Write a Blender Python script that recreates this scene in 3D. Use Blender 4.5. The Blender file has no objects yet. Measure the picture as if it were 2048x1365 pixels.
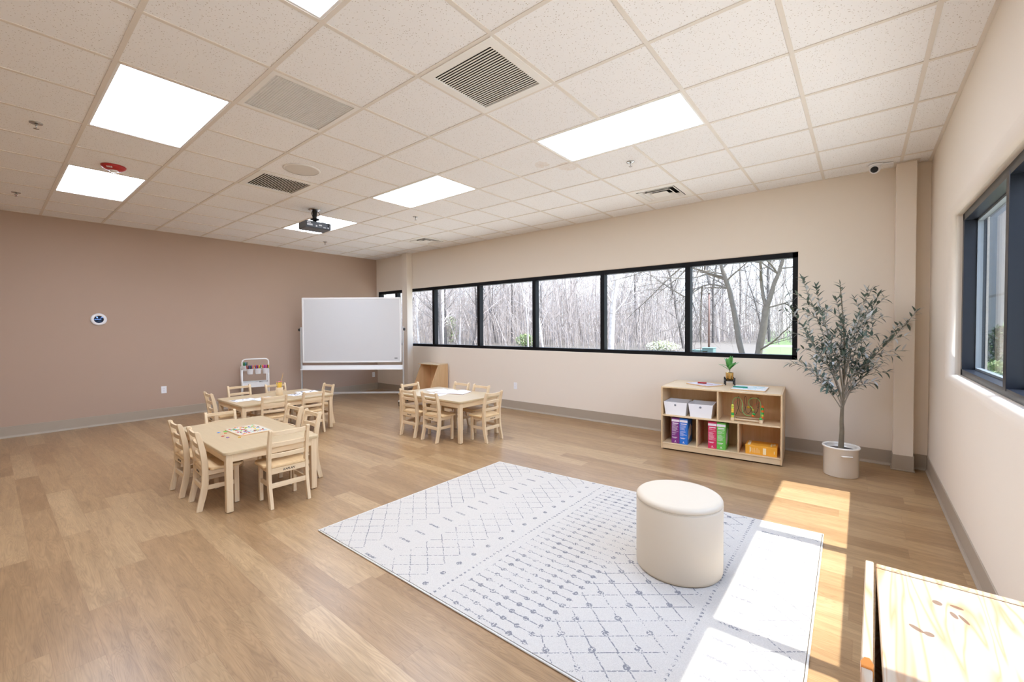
import bpy, bmesh, math, random
from mathutils import Vector, Matrix, noise
random.seed(7)
C = bpy.context.scene.collection
PI = math.pi

# ---------------------------------------------------------------- camera
H_EYE = 1.4189
cam_d = bpy.data.cameras.new('camera')
cam = bpy.data.objects.new('camera', cam_d)
C.objects.link(cam)
YAW, PITCH, ROLL, FPX, CY = 0.6826, -0.0222, -0.0061, 857.94, 673.53
F = Vector((-math.sin(YAW) * math.cos(PITCH), math.cos(YAW) * math.cos(PITCH), math.sin(PITCH)))
R0 = Vector((math.cos(YAW), math.sin(YAW), 0))
U0 = R0.cross(F)
RR = R0 * math.cos(ROLL) + U0 * math.sin(ROLL)
UU = -R0 * math.sin(ROLL) + U0 * math.cos(ROLL)
M = Matrix.Identity(4)
for k in range(3):
    M[k][0], M[k][1], M[k][2] = RR[k], UU[k], -F[k]
M[2][3] = H_EYE
cam.matrix_world = M
cam_d.sensor_fit = 'HORIZONTAL'
cam_d.sensor_width = 36.0
cam_d.lens = FPX / 2048 * 36.0
cam_d.shift_y = -(682.5 - CY) / 2048
cam_d.clip_start = 0.05
cam_d.clip_end = 400
bpy.context.scene.camera = cam

# ---------------------------------------------------------------- view, sky, sun
sc = bpy.context.scene
sc.view_settings.view_transform = 'Standard'
sc.view_settings.look = 'None'
sc.view_settings.gamma = 1.0
sc.view_settings.use_curve_mapping = False
sc.view_settings.exposure = 0.7
sc.cycles.max_bounces = 12
sc.cycles.diffuse_bounces = 8
sc.cycles.transparent_max_bounces = 24
sc.cycles.sample_clamp_indirect = 6.0
sc.cycles.caustics_reflective = False
sc.cycles.caustics_refractive = False

SUN_E = 7.5
SKY_E = 2.6
PANEL_E = 10.8


def lin(c):
    return tuple(((v / 255) / 12.92 if v / 255 <= 0.04045 else ((v / 255 + 0.055) / 1.055) ** 2.4) for v in c)


w = bpy.data.worlds.new('sky')
sc.world = w
w.use_nodes = True
nt = w.node_tree
nt.nodes.clear()
out = nt.nodes.new('ShaderNodeOutputWorld')
bg = nt.nodes.new('ShaderNodeBackground')
tc = nt.nodes.new('ShaderNodeTexCoord')
sp = nt.nodes.new('ShaderNodeSeparateXYZ')
rp = nt.nodes.new('ShaderNodeValToRGB')
rp.color_ramp.elements[0].position = 0.0
rp.color_ramp.elements[0].color = (0.80, 0.83, 0.88, 1)
rp.color_ramp.elements[1].position = 0.7
rp.color_ramp.elements[1].color = (0.36, 0.52, 0.86, 1)
e = rp.color_ramp.elements.new(0.15)
e.color = (0.70, 0.80, 0.97, 1)
nt.links.new(tc.outputs['Generated'], sp.inputs[0])
nt.links.new(sp.outputs['Z'], rp.inputs[0])
nt.links.new(rp.outputs[0], bg.inputs[0])
vm = nt.nodes.new('ShaderNodeVectorMath')
vm.operation = 'DOT_PRODUCT'
vm.inputs[1].default_value = Vector((0.57, 0.02, 0.75)).normalized()
nt.links.new(tc.outputs['Generated'], vm.inputs[0])
m1 = nt.nodes.new('ShaderNodeMath')
m1.operation = 'MAXIMUM'
nt.links.new(vm.outputs['Value'], m1.inputs[0])
m1.inputs[1].default_value = 0.0
m2 = nt.nodes.new('ShaderNodeMath')
m2.operation = 'POWER'
nt.links.new(m1.outputs[0], m2.inputs[0])
m2.inputs[1].default_value = 2.5
m3 = nt.nodes.new('ShaderNodeMath')
m3.operation = 'MULTIPLY_ADD'
nt.links.new(m2.outputs[0], m3.inputs[0])
m3.inputs[1].default_value = SKY_E * 2.2
m3.inputs[2].default_value = SKY_E
nt.links.new(m3.outputs[0], bg.inputs[1])
nt.links.new(bg.outputs[0], out.inputs[0])

SUN_D = Vector((-0.57, -0.02, -1.0)).normalized()      # the way the sunlight travels
sd = bpy.data.lights.new('sun', 'SUN')
sd.energy = SUN_E
sd.angle = 0.0095
sd.color = (1.0, 0.97, 0.94)
so = bpy.data.objects.new('sun', sd)
so.rotation_euler = SUN_D.to_track_quat('-Z', 'Y').to_euler()
so.location = (6, 2, 12)
C.objects.link(so)

# ---------------------------------------------------------------- room sizes (metres)
XL, XR, YB, YF, ZC = -8.676, 0.512, 5.7305, -3.0, 2.983
TILE = 0.6096
GX, GY = -1.5416, 1.7328


# ================================================================ materials
class NT:
    def __init__(s, name):
        s.m = bpy.data.materials.new(name)
        s.m.use_nodes = True
        s.t = s.m.node_tree
        s.t.nodes.clear()
        s.out = s.t.nodes.new('ShaderNodeOutputMaterial')
        s.b = s.t.nodes.new('ShaderNodeBsdfPrincipled')
        s.t.links.new(s.b.outputs[0], s.out.inputs[0])
        s._o = None

    def n(s, ty, **kw):
        x = s.t.nodes.new(ty)
        for k, v in kw.items():
            setattr(x, k, v)
        return x

    def link(s, a, b):
        s.t.links.new(a, b)

    def val(s, sock, v):
        if isinstance(v, (int, float)):
            sock.default_value = v
        elif isinstance(v, tuple):
            sock.default_value = v if len(v) == 4 or sock.type == 'VECTOR' else (*v, 1)
        else:
            s.link(v, sock)

    def math(s, op, a, b=0.0, c=0.0):
        x = s.n('ShaderNodeMath', operation=op)
        s.val(x.inputs[0], a)
        s.val(x.inputs[1], b)
        s.val(x.inputs[2], c)
        return x.outputs[0]

    def obj(s):
        if s._o is None:
            s._o = s.n('ShaderNodeTexCoord').outputs['Object']
        return s._o

    def xyz(s, v=None):
        x = s.n('ShaderNodeSeparateXYZ')
        s.link(v if v is not None else s.obj(), x.inputs[0])
        return x.outputs[0], x.outputs[1], x.outputs[2]

    def comb(s, a, b, c=0.0):
        x = s.n('ShaderNodeCombineXYZ')
        s.val(x.inputs[0], a)
        s.val(x.inputs[1], b)
        s.val(x.inputs[2], c)
        return x.outputs[0]

    def mapv(s, scale, v=None, loc=(0, 0, 0)):
        x = s.n('ShaderNodeMapping')
        s.link(v if v is not None else s.obj(), x.inputs[0])
        x.inputs['Scale'].default_value = scale
        x.inputs['Location'].default_value = loc
        return x.outputs[0]

    def noise(s, v, scale=5.0, detail=3.0, rough=0.5, dist=0.0):
        x = s.n('ShaderNodeTexNoise')
        s.link(v, x.inputs['Vector'])
        x.inputs['Scale'].default_value = scale
        x.inputs['Detail'].default_value = detail
        x.inputs['Roughness'].default_value = rough
        x.inputs['Distortion'].default_value = dist
        return x.outputs['Fac']

    def ramp(s, f, stops):
        x = s.n('ShaderNodeValToRGB')
        s.link(f, x.inputs[0])
        el = x.color_ramp.elements
        while len(el) < len(stops):
            el.new(0.5)
        for i, (p, c) in enumerate(stops):
            el[i].position = p
            el[i].color = (*c, 1) if len(c) == 3 else c
        return x.outputs[0]

    def mix(s, f, a, b):
        x = s.n('ShaderNodeMix', data_type='RGBA')
        s.val(x.inputs[0], f)
        s.val(x.inputs[6], a)
        s.val(x.inputs[7], b)
        return x.outputs[2]

    def bump(s, h, strength=0.3, dist=0.01):
        x = s.n('ShaderNodeBump')
        x.inputs['Strength'].default_value = strength
        x.inputs['Distance'].default_value = dist
        s.link(h, x.inputs['Height'])
        s.link(x.outputs[0], s.b.inputs['Normal'])

    def set(s, col=None, rough=None, metal=None, spec=None):
        if col is not None:
            s.val(s.b.inputs['Base Color'], col)
        if rough is not None:
            s.val(s.b.inputs['Roughness'], rough)
        if metal is not None:
            s.b.inputs['Metallic'].default_value = metal
        if spec is not None:
            s.b.inputs['Specular IOR Level'].default_value = spec
        return s.m


def plain(name, rgb, rough=0.5, metal=0.0, spec=0.5, var=0.04, scale=8.0, bump=0.0):
    t = NT(name)
    c = lin(rgb)
    f = t.noise(t.obj(), scale, 3)
    t.set(t.mix(f, tuple(v * (1 - var) for v in c), tuple(min(1, v * (1 + var)) for v in c)), rough, metal, spec)
    if bump:
        t.bump(t.noise(t.obj(), scale * 30, 2), bump, 0.002)
    return t.m


def wood(name, a, b, grain='x', rough=0.42, scale=1.0, contrast=1.0):
    """a straight-grained wood: fine fibres and broad growth bands stretched along one axis"""
    t = NT(name)
    st = {'x': (1.2, 14, 14), 'y': (14, 1.2, 14), 'z': (14, 14, 1.2)}[grain]
    v = t.mapv(tuple(q * scale for q in st))
    n1 = t.noise(v, 1.6, 4, 0.55, 0.6)
    n2 = t.noise(t.mapv(tuple(q * scale * 6 for q in st)), 1.5, 2)
    f = t.math('ADD', t.math('MULTIPLY', n1, 0.8), t.math('MULTIPLY', n2, 0.25))
    lo, hi = 0.5 - 0.22 / contrast, 0.5 + 0.25 / contrast
    t.set(t.ramp(f, [(lo, lin(b)), (hi, lin(a))]), rough, 0, 0.4)
    t.bump(n2, 0.05, 0.001)
    return t.m


MT = {}
MT['wall'] = plain('beige_wall_paint', (230, 219, 204), 0.7, spec=0.25, var=0.012, scale=1.5, bump=0.03)
MT['wall_brown'] = plain('mocha_wall_paint', (180, 156, 138), 0.7, spec=0.25, var=0.012, scale=1.5, bump=0.03)
MT['base'] = plain('grey_rubber_base', (168, 155, 138), 0.5, var=0.03)
MT['maple_x'] = wood('maple_x', (228, 206, 172), (208, 180, 140), 'x')
MT['maple_y'] = wood('maple_y', (228, 206, 172), (208, 180, 140), 'y')
MT['maple_z'] = wood('maple_z', (228, 206, 172), (208, 180, 140), 'z')
MT['seatwood'] = wood('seat_wood', (232, 204, 158), (210, 174, 124), 'y', scale=0.8)
MT['laminate'] = wood('maple_laminate', (200, 179, 143), (191, 169, 133), 'x', 0.28, 1.5)
MT['birch'] = wood('birch_ply', (220, 193, 154), (202, 168, 124), 'z', 0.4)
MT['birch_x'] = wood('birch_ply_long', (222, 198, 162), (210, 182, 142), 'x', 0.33)
MT['ply'] = wood('baltic_ply', (222, 188, 144), (202, 163, 116), 'z', 0.5, 0.5)
MT['white_metal'] = plain('white_powder_coat', (232, 231, 228), 0.35, var=0.01)
MT['aluminium'] = plain('brushed_aluminium', (205, 207, 208), 0.3, 0.6, var=0.03)
MT['white_plastic'] = plain('white_plastic', (236, 236, 238), 0.35, var=0.01)
MT['grille'] = plain('grille_enamel', (236, 233, 228), 0.5, var=0.01)
MT['tbar'] = plain('tee_enamel', (224, 216, 206), 0.5, var=0.01)
MT['dark'] = plain('dark_void', (46, 42, 38), 0.9, var=0.1)
MT['black'] = plain('black_plastic', (22, 22, 24), 0.35, var=0.1)
MT['frame_black'] = plain('black_window_frame', (4, 4, 6), 0.55, spec=0.25, var=0.1)
MT['frame_navy'] = plain('dark_bronze_window_frame', (27, 31, 40), 0.35, 0.3, var=0.06, scale=20)
MT['steel'] = plain('chromed_steel', (190, 190, 188), 0.2, 1.0, var=0.02)
MT['red'] = plain('red_plastic', (176, 38, 36), 0.35, var=0.05)
MT['cream'] = plain('cream_leatherette', (206, 191, 168), 0.5, var=0.015, scale=4, bump=0.08)
MT['ceramic'] = plain('cream_glazed_ceramic', (236, 230, 219), 0.15, var=0.01)
MT['soil'] = plain('dark_moss', (92, 84, 78), 0.9, var=0.3, scale=60, bump=0.5)
MT['bark'] = plain('olive_bark', (120, 110, 92), 0.85, var=0.3, scale=30, bump=0.5)
MT['gold'] = plain('brass', (205, 165, 98), 0.25, 1.0, var=0.04)
MT['paper'] = plain('white_paper', (242, 242, 244), 0.6, var=0.01)
MT['ink'] = plain('grey_ink', (96, 98, 110), 0.7, var=0.1)
MT['board'] = plain('whiteboard_enamel', (208, 208, 207), 0.18, var=0.006, scale=1.5)
MT['logo'] = plain('dark_brand_ink', (44, 34, 28), 0.6)
MT['glide'] = plain('grey_nylon', (110, 105, 100), 0.5)
MT['pine'] = NT('knotty_pine')
KNOTS = [(0.138, 1.327, 0.2, 0.008, 0.010), (0.169, 1.331, -0.3, 0.011, 0.006), (0.160, 1.291, 0.25, 0.005, 0.013), (0.174, 1.284, 0.35, 0.004, 0.017), (0.094, 1.188, -0.75, 0.014, 0.006), (0.112, 1.181, 0.2, 0.008, 0.008)]


def make_pine():
    t = MT['pine']
    n1 = t.noise(t.mapv((11, 0.8, 11)), 1.5, 2, 0.4, 0.8)
    tri = t.math('ABSOLUTE', t.math('SUBTRACT', t.math('FRACT', t.math('MULTIPLY', n1, 7.0)), 0.5))
    col = t.ramp(tri, [(0.0, lin((164, 126, 92))), (0.16, lin((172, 150, 124))), (0.5, lin((176, 156, 132)))])
    x, y, z = t.xyz()
    # dark almond-shaped knots in the top board
    for kx, ky, a, rx, ry in KNOTS:
        dx, dy = t.math('SUBTRACT', x, kx), t.math('SUBTRACT', y, ky)
        ca, sa = math.cos(a), math.sin(a)
        p = t.math('ADD', t.math('MULTIPLY', dx, ca / rx), t.math('MULTIPLY', dy, sa / rx))
        q = t.math('ADD', t.math('MULTIPLY', dx, -sa / ry), t.math('MULTIPLY', dy, ca / ry))
        d = t.math('ADD', t.math('POWER', p, 2.0), t.math('POWER', q, 2.0))
        m = t.math('MULTIPLY', t.math('LESS_THAN', d, 1.0), 0.75)
        col = t.mix(m, col, lin((84, 54, 40)))
    t.set(col, 0.45)
    return t.m


MT['pine'] = make_pine()


def make_floor():
    t = NT('oak_plank_vinyl')
    x, y, z = t.xyz()
    W, L = 0.152, 1.22
    row = t.math('FLOOR', t.math('DIVIDE', y, W))
    wn = t.n('ShaderNodeTexWhiteNoise', noise_dimensions='1D')
    t.link(row, wn.inputs['W'])
    xs = t.math('ADD', t.math('DIVIDE', x, L), t.math('MULTIPLY', wn.outputs['Value'], 7.3))
    col = t.math('FLOOR', xs)
    wn2 = t.n('ShaderNodeTexWhiteNoise', noise_dimensions='2D')
    t.link(t.comb(row, col), wn2.inputs['Vector'])
    idv = wn2.outputs['Value']
    fy = t.math('FRACT', t.math('DIVIDE', y, W))
    fx = t.math('FRACT', xs)
    # short sub-strips inside a plank
    sub = t.math('FLOOR', t.math('MULTIPLY', fy, 1.0))
    gv = t.comb(t.math('ADD', t.math('MULTIPLY', x, 1.6), t.math('MULTIPLY', idv, 37.0)), t.math('ADD', t.math('MULTIPLY', y, 13.0), t.math('MULTIPLY', idv, 11.0)), idv)
    n1 = t.noise(gv, 1.4, 4, 0.55, 1.0)
    ns = t.noise(t.comb(t.math('ADD', t.math('MULTIPLY', x, 1.7), t.math('MULTIPLY', idv, 53.0)), t.math('ADD', t.math('MULTIPLY', y, 20.0), t.math('MULTIPLY', idv, 17.0)), idv), 1.0, 1.5, 0.4, 0.5)
    rings = t.math('SINE', t.math('MULTIPLY', ns, 130.0))
    fine = t.noise(t.comb(t.math('MULTIPLY', x, 9.0), t.math('MULTIPLY', y, 160.0), idv), 1.0, 3)
    base = t.ramp(idv, [(0.0, lin((154, 122, 86))), (0.35, lin((163, 131, 94))), (0.7, lin((168, 137, 99))), (1.0, lin((182, 152, 113)))])
    dark = t.mix(1.0, base, base)
    m1 = t.n('ShaderNodeMix', data_type='RGBA', blend_type='MULTIPLY')
    t.val(m1.inputs[0], 1.0)
    t.link(base, m1.inputs[6])
    t.link(t.ramp(n1, [(0.3, (0.80, 0.78, 0.76)), (0.65, (1.06, 1.06, 1.06))]), m1.inputs[7])
    m2 = t.n('ShaderNodeMix', data_type='RGBA', blend_type='MULTIPLY')
    t.val(m2.inputs[0], 1.0)
    t.link(m1.outputs[2], m2.inputs[6])
    t.link(t.ramp(t.math('MULTIPLY_ADD', rings, 0.5, 0.5), [(0.0, (0.88, 0.87, 0.85)), (0.45, (0.99, 0.99, 0.99)), (1.0, (1.03, 1.03, 1.03))]), m2.inputs[7])
    m3 = t.n('ShaderNodeMix', data_type='RGBA', blend_type='MULTIPLY')
    t.val(m3.inputs[0], 1.0)
    t.link(m2.outputs[2], m3.inputs[6])
    t.link(t.ramp(fine, [(0.3, (0.9, 0.89, 0.88)), (0.6, (1.02, 1.02, 1.02))]), m3.inputs[7])
    e1 = t.math('LESS_THAN', t.math('MINIMUM', fy, t.math('SUBTRACT', 1.0, fy)), 0.007)
    e2 = t.math('LESS_THAN', t.math('MINIMUM', fx, t.math('SUBTRACT', 1.0, fx)), 0.0009)
    edge = t.math('MAXIMUM', e1, e2)
    c = t.mix(t.math('MULTIPLY', edge, 0.35), m3.outputs[2], lin((120, 84, 58)))
    t.set(c, 0.31, 0, 0.5)
    t.bump(fine, 0.06, 0.001)
    return t.m


def make_tile():
    t = NT('acoustic_ceiling_tile')
    n1 = t.noise(t.obj(), 60, 3, 0.6)
    vo = t.n('ShaderNodeTexVoronoi')
    t.link(t.obj(), vo.inputs['Vector'])
    vo.inputs['Scale'].default_value = 85
    dot = t.math('MULTIPLY', t.math('LESS_THAN', vo.outputs['Distance'], 0.23), t.math('GREATER_THAN', n1, 0.5))
    c = t.mix(t.math('MULTIPLY', dot, 0.75), lin((241, 240, 240)), lin((172, 158, 144)))
    # old water stains near the lit panel by the window
    x, y, z = t.xyz()
    for sx, sy, r in ((-2.22, 3.62, 0.11), (-2.40, 3.42, 0.07), (-2.15, 3.9, 0.04)):
        d = t.math('SQRT', t.math('ADD', t.math('POWER', t.math('SUBTRACT', x, sx), 2.0), t.math('POWER', t.math('SUBTRACT', y, sy), 2.0)))
        d2 = t.math('ADD', d, t.math('MULTIPLY', t.math('SUBTRACT', t.noise(t.obj(), 18, 3), 0.5), 0.12))
        c = t.mix(t.math('MULTIPLY', t.math('LESS_THAN', d2, r), t.math('MULTIPLY', t.noise(t.obj(), 30, 3), 0.36)), c, lin((196, 160, 110)))
    t.set(c, 0.9, 0, 0.1)
    t.bump(t.math('SUBTRACT', 1.0, dot), 0.35, 0.003)
    return t.m


def make_glass():
    t = NT('window_glass')
    t.t.nodes.remove(t.b)
    tr = t.n('ShaderNodeBsdfTransparent')
    tr.inputs[0].default_value = (0.93, 0.95, 0.95, 1)
    gl = t.n('ShaderNodeBsdfGlossy')
    gl.inputs['Roughness'].default_value = 0.02
    lw = t.n('ShaderNodeLayerWeight')
    lw.inputs[0].default_value = 0.5
    f5 = t.math('ADD', t.math('MULTIPLY', t.math('POWER', lw.outputs['Facing'], 5.0), 0.9), 0.035)
    mx = t.n('ShaderNodeMixShader')
    t.link(f5, mx.inputs[0])
    t.link(tr.outputs[0], mx.inputs[1])
    t.link(gl.outputs[0], mx.inputs[2])
    t.link(mx.outputs[0], t.out.inputs[0])
    return t.m


def make_emit(name, col, e):
    t = NT(name)
    t.set((0.8, 0.8, 0.8), 0.4)
    t.b.inputs['Emission Color'].default_value = (*col, 1)
    t.b.inputs['Emission Strength'].default_value = e
    return t.m


def make_rug():
    """cream pile with a distressed blue-grey trellis: u across the bands, v along them"""
    t = NT('trellis_rug_pile')
    u, v, z = t.xyz()
    P, Q = 0.128, 0.158

    def band(a, b):
        return t.math('MULTIPLY', t.math('GREATER_THAN', u, a), t.math('LESS_THAN', u, b))

    def line(f, wd):      # distance from the middle of a repeating cell
        return t.math('LESS_THAN', t.math('ABSOLUTE', t.math('SUBTRACT', t.math('FRACT', f), 0.5)), wd)

    wob = t.math('MULTIPLY', t.math('SUBTRACT', t.noise(t.obj(), 25, 2), 0.5), 0.012)
    uu = t.math('ADD', u, wob)
    vv = t.math('ADD', v, wob)
    a = t.math('DIVIDE', uu, Q)
    b = t.math('DIVIDE', vv, P)
    d1 = line(t.math('ADD', a, b), 0.030)
    d2 = line(t.math('SUBTRACT', a, b), 0.030)
    lat = t.math('MAXIMUM', d1, d2)

    def blob(cu, cv, pu, pv, r):      # round motifs on a repeating grid
        x1 = t.math('MULTIPLY', t.math('SUBTRACT', t.math('FRACT', t.math('DIVIDE', t.math('SUBTRACT', uu, cu), pu)), 0.5), pu)
        y1 = t.math('MULTIPLY', t.math('SUBTRACT', t.math('FRACT', t.math('DIVIDE', t.math('SUBTRACT', vv, cv), pv)), 0.5), pv)
        return t.math('LESS_THAN', t.math('ADD', t.math('POWER', x1, 2.0), t.math('POWER', y1, 2.0)), r * r)

    def stripe(cv, pv, wd):
        return t.math('LESS_THAN', t.math('ABSOLUTE', t.math('SUBTRACT', t.math('FRACT', t.math('DIVIDE', t.math('SUBTRACT', vv, cv), pv)), 0.5)), wd)

    acc = t.math('MULTIPLY', band(0.0, 0.47), lat)

    def add(x):
        nonlocal acc
        acc = t.math('MAXIMUM', acc, x)
    add(t.math('MULTIPLY', band(0.545, 0.645), stripe(0.10, P, 0.07)))
    add(t.math('MULTIPLY', band(0.66, 0.70), blob(0.62, 0.03, 0.06, 0.032, 0.007)))
    add(t.math('MULTIPLY', band(0.73, 1.02), lat))
    add(t.math('MULTIPLY', band(1.05, 1.12), blob(1.045, 0.0, 0.08, P, 0.017)))
    add(t.math('MULTIPLY', band(1.165, 1.20), blob(1.16, 0.0, 0.045, 0.032, 0.009)))
    add(t.math('MULTIPLY', band(1.25, 1.80), t.math('MAXIMUM', stripe(0.084, 0.064, 0.05), blob(1.205, 0.084, 0.088, 0.064, 0.0155))))
    add(t.math('MULTIPLY', band(1.80, 2.30), t.math('MAXIMUM', lat, blob(1.80 + 0.0, 0.01, 0.158, P, 0.017))))
    add(t.math('MULTIPLY', band(2.33, 2.37), blob(2.32, 0.0, 0.045, 0.032, 0.009)))
    add(t.math('MULTIPLY', band(2.42, 2.52), stripe(0.03, P, 0.07)))
    add(t.math('MULTIPLY', band(2.56, 2.90), lat))
    wear = t.noise(t.obj(), 95, 2, 0.6)
    broad = t.noise(t.obj(), 3.2, 2)
    keep = t.math('GREATER_THAN', t.math('ADD', wear, t.math('MULTIPLY', t.math('SUBTRACT', broad, 0.5), 0.40)), 0.47)
    ink = t.math('MULTIPLY', acc, keep)
    pile = t.noise(t.obj(), 260, 2)
    base = t.mix(pile, lin((180, 173, 163)), lin((214, 207, 196)))
    t.set(t.mix(t.math('MULTIPLY', ink, 0.7), base, lin((84, 87, 100))), 0.95, 0, 0.1)
    t.bump(pile, 0.5, 0.006)
    return t.m


MT['floor'] = make_floor()
MT['tile'] = make_tile()
MT['glass'] = make_glass()
MT['rug'] = make_rug()
MT['rug_edge'] = plain('rug_binding', (214, 210, 200), 0.9)
MT['panel_light'] = make_emit('lit_diffuser', (0.86, 0.95, 1.15), PANEL_E)
MT['mirror'] = plain('mirror_glass', (60, 78, 112), 0.03, 1.0, var=0.0)


# ================================================================ mesh helpers
class MB:
    def __init__(s):
        s.b = bmesh.new()

    def box(s, lo, hi, bev=0.0, seg=2, mat=0, rot=None):
        """axis-aligned box between two corners, optionally rounded, optionally turned about its centre"""
        lo, hi = Vector(lo), Vector(hi)
        c, d = (lo + hi) / 2, hi - lo
        r = bmesh.ops.create_cube(s.b, size=1.0)
        vs = r['verts']
        for v in vs:
            v.co = Vector((v.co.x * d.x, v.co.y * d.y, v.co.z * d.z))
        fs = {f for v in vs for f in v.link_faces}
        if bev > 0:
            es = list({e for v in vs for e in v.link_edges})
            rr = bmesh.ops.bevel(s.b, geom=es, offset=min(bev, 0.49 * min(d)), segments=seg, affect='EDGES', profile=0.5)
            fs = {f for f in rr['faces']} | {f for f in fs if f.is_valid}
            vs = list({v for f in fs for v in f.verts})
        for v in vs:
            if rot is not None:
                v.co = rot @ v.co
            v.co += c
        for f in fs:
            if f.is_valid:
                f.material_index = mat
        return s

    def prism(s, pts, axis, a, b, bev=0.0, mat=0):
        """polygon in the plane normal to axis, pulled from a to b. pts are the two other coordinates in order"""
        def P(p, h):
            q = list(p)
            q.insert(axis, h)
            return Vector(q)
        va = [s.b.verts.new(P(p, a)) for p in pts]
        vb = [s.b.verts.new(P(p, b)) for p in pts]
        n = len(pts)
        fs = [s.b.faces.new(va), s.b.faces.new(list(reversed(vb)))]
        for i in range(n):
            j = (i + 1) % n
            fs.append(s.b.faces.new((va[i], vb[i], vb[j], va[j])))
        bmesh.ops.recalc_face_normals(s.b, faces=fs)
        if bev:
            es = list({e for f in fs for e in f.edges})
            r = bmesh.ops.bevel(s.b, geom=es, offset=bev, segments=2, affect='EDGES', profile=0.5)
            fs = list(r['faces'])
        for f in fs:
            if f.is_valid:
                f.material_index = mat
        return s

    def tube(s, pts, rad, n=8, closed=False, cap=True, mat=0):
        pts = [Vector(p) for p in pts]
        N = len(pts)
        if not isinstance(rad, (list, tuple)):
            rad = [rad] * N
        rings = []
        up = None
        for i, p in enumerate(pts):
            if closed:
                t = pts[(i + 1) % N] - pts[i - 1]
            else:
                t = pts[min(i + 1, N - 1)] - pts[max(i - 1, 0)]
            t = t.normalized() if t.length > 1e-9 else Vector((0, 0, 1))
            if up is None:
                up = t.orthogonal().normalized()
            else:
                up = (up - t * up.dot(t))
                up = up.normalized() if up.length > 1e-6 else t.orthogonal().normalized()
            sd = t.cross(up)
            rings.append([s.b.verts.new(p + (up * math.cos(2 * PI * k / n) + sd * math.sin(2 * PI * k / n)) * rad[i]) for k in range(n)])
        m = N if closed else N - 1
        for i in range(m):
            A, B = rings[i], rings[(i + 1) % N]
            for k in range(n):
                f = s.b.faces.new((A[k], A[(k + 1) % n], B[(k + 1) % n], B[k]))
                f.smooth = True
                f.material_index = mat
        if cap and not closed:
            f = s.b.faces.new(list(reversed(rings[0])))
            f.material_index = mat
            f = s.b.faces.new(rings[-1])
            f.material_index = mat
        return s

    def lathe(s, prof, c=(0, 0, 0), n=32, mat=0, sx=1.0, sy=1.0, axis='z', smooth=True):
        """profile of (radius, height) turned about an axis through c"""
        c = Vector(c)
        rings = []
        for r, h in prof:
            if r < 1e-6:
                p = Vector((0, 0, h))
                rings.append([s.b.verts.new(p)])
            else:
                rings.append([s.b.verts.new(Vector((r * sx * math.cos(2 * PI * k / n), r * sy * math.sin(2 * PI * k / n), h))) for k in range(n)])
        for i in range(len(rings) - 1):
            A, B = rings[i], rings[i + 1]
            for k in range(n):
                k2 = (k + 1) % n
                if len(A) == 1 and len(B) == 1:
                    continue
                if len(A) == 1:
                    f = s.b.faces.new((A[0], B[k2], B[k]))
                elif len(B) == 1:
                    f = s.b.faces.new((A[k], A[k2], B[0]))
                else:
                    f = s.b.faces.new((A[k], A[k2], B[k2], B[k]))
                f.smooth = smooth
                f.material_index = mat
        m = Matrix.Identity(3)
        if axis == 'x':
            m = Matrix.Rotation(PI / 2, 3, 'Y')
        elif axis == 'y':
            m = Matrix.Rotation(-PI / 2, 3, 'X')
        for rg in rings:
            for v in rg:
                v.co = m @ v.co + c
        return s

    def frame(s, x0, y0, x1, y1, wd, z0, z1):
        """rectangular ring with square corners, flat in xy"""
        O = [(x0, y0), (x1, y0), (x1, y1), (x0, y1)]
        I = [(x0 + wd, y0 + wd), (x1 - wd, y0 + wd), (x1 - wd, y1 - wd), (x0 + wd, y1 - wd)]
        V = [[s.b.verts.new((*p, z)) for p in q] for q in (O, I) for z in (z0, z1)]
        fs = []
        for k in range(4):
            j = (k + 1) % 4
            fs.append(s.b.faces.new((V[0][k], V[0][j], V[2][j], V[2][k])))
            fs.append(s.b.faces.new((V[1][k], V[3][k], V[3][j], V[1][j])))
            fs.append(s.b.faces.new((V[0][k], V[1][k], V[1][j], V[0][j])))
            fs.append(s.b.faces.new((V[2][k], V[2][j], V[3][j], V[3][k])))
        bmesh.ops.recalc_face_normals(s.b, faces=fs)
        return s

    def quad(s, a, b, c, d, mat=0):
        f = s.b.faces.new([s.b.verts.new(Vector(p)) for p in (a, b, c, d)])
        f.material_index = mat
        return s

    def build(s, name, mats, parent=None, loc=None, rot=None, smooth=False):
        me = bpy.data.meshes.new(name)
        if smooth:
            for f in s.b.faces:
                f.smooth = True
        s.b.to_mesh(me)
        s.b.free()
        if not isinstance(mats, (list, tuple)):
            mats = [mats]
        for m in mats:
            me.materials.append(MT[m] if isinstance(m, str) else m)
        o = bpy.data.objects.new(name, me)
        C.objects.link(o)
        if parent is not None:
            o.parent = parent
        if loc is not None:
            o.location = loc
        if rot is not None:
            o.rotation_euler = (0, 0, rot) if isinstance(rot, (int, float)) else rot
        return o


def tag(o, label=None, cat=None, group=None, kind=None):
    if label:
        o['label'] = label
    if cat:
        o['category'] = cat
    if group:
        o['group'] = group
    if kind:
        o['kind'] = kind
    return o


def struct(o):
    o['kind'] = 'structure'
    return o


def thing(name, label, cat, loc=(0, 0, 0), rot=0.0, group=None):
    o = bpy.data.objects.new(name, None)
    C.objects.link(o)
    o.location = loc
    o.rotation_euler = (0, 0, rot)
    return tag(o, label, cat, group)


def dup(root, loc=None, rot=None, label=None, scale=None):
    r = root.copy()
    C.objects.link(r)
    if loc is not None:
        r.location = loc
    if rot is not None:
        r.rotation_euler = (0, 0, rot)
    if label:
        r['label'] = label
    if scale is not None:
        r.scale = (scale,) * 3
    for ch in list(root.children):
        c = ch.copy()
        C.objects.link(c)
        c.parent = r
        for g in list(ch.children):
            d = g.copy()
            C.objects.link(d)
            d.parent = c
    return r


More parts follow.
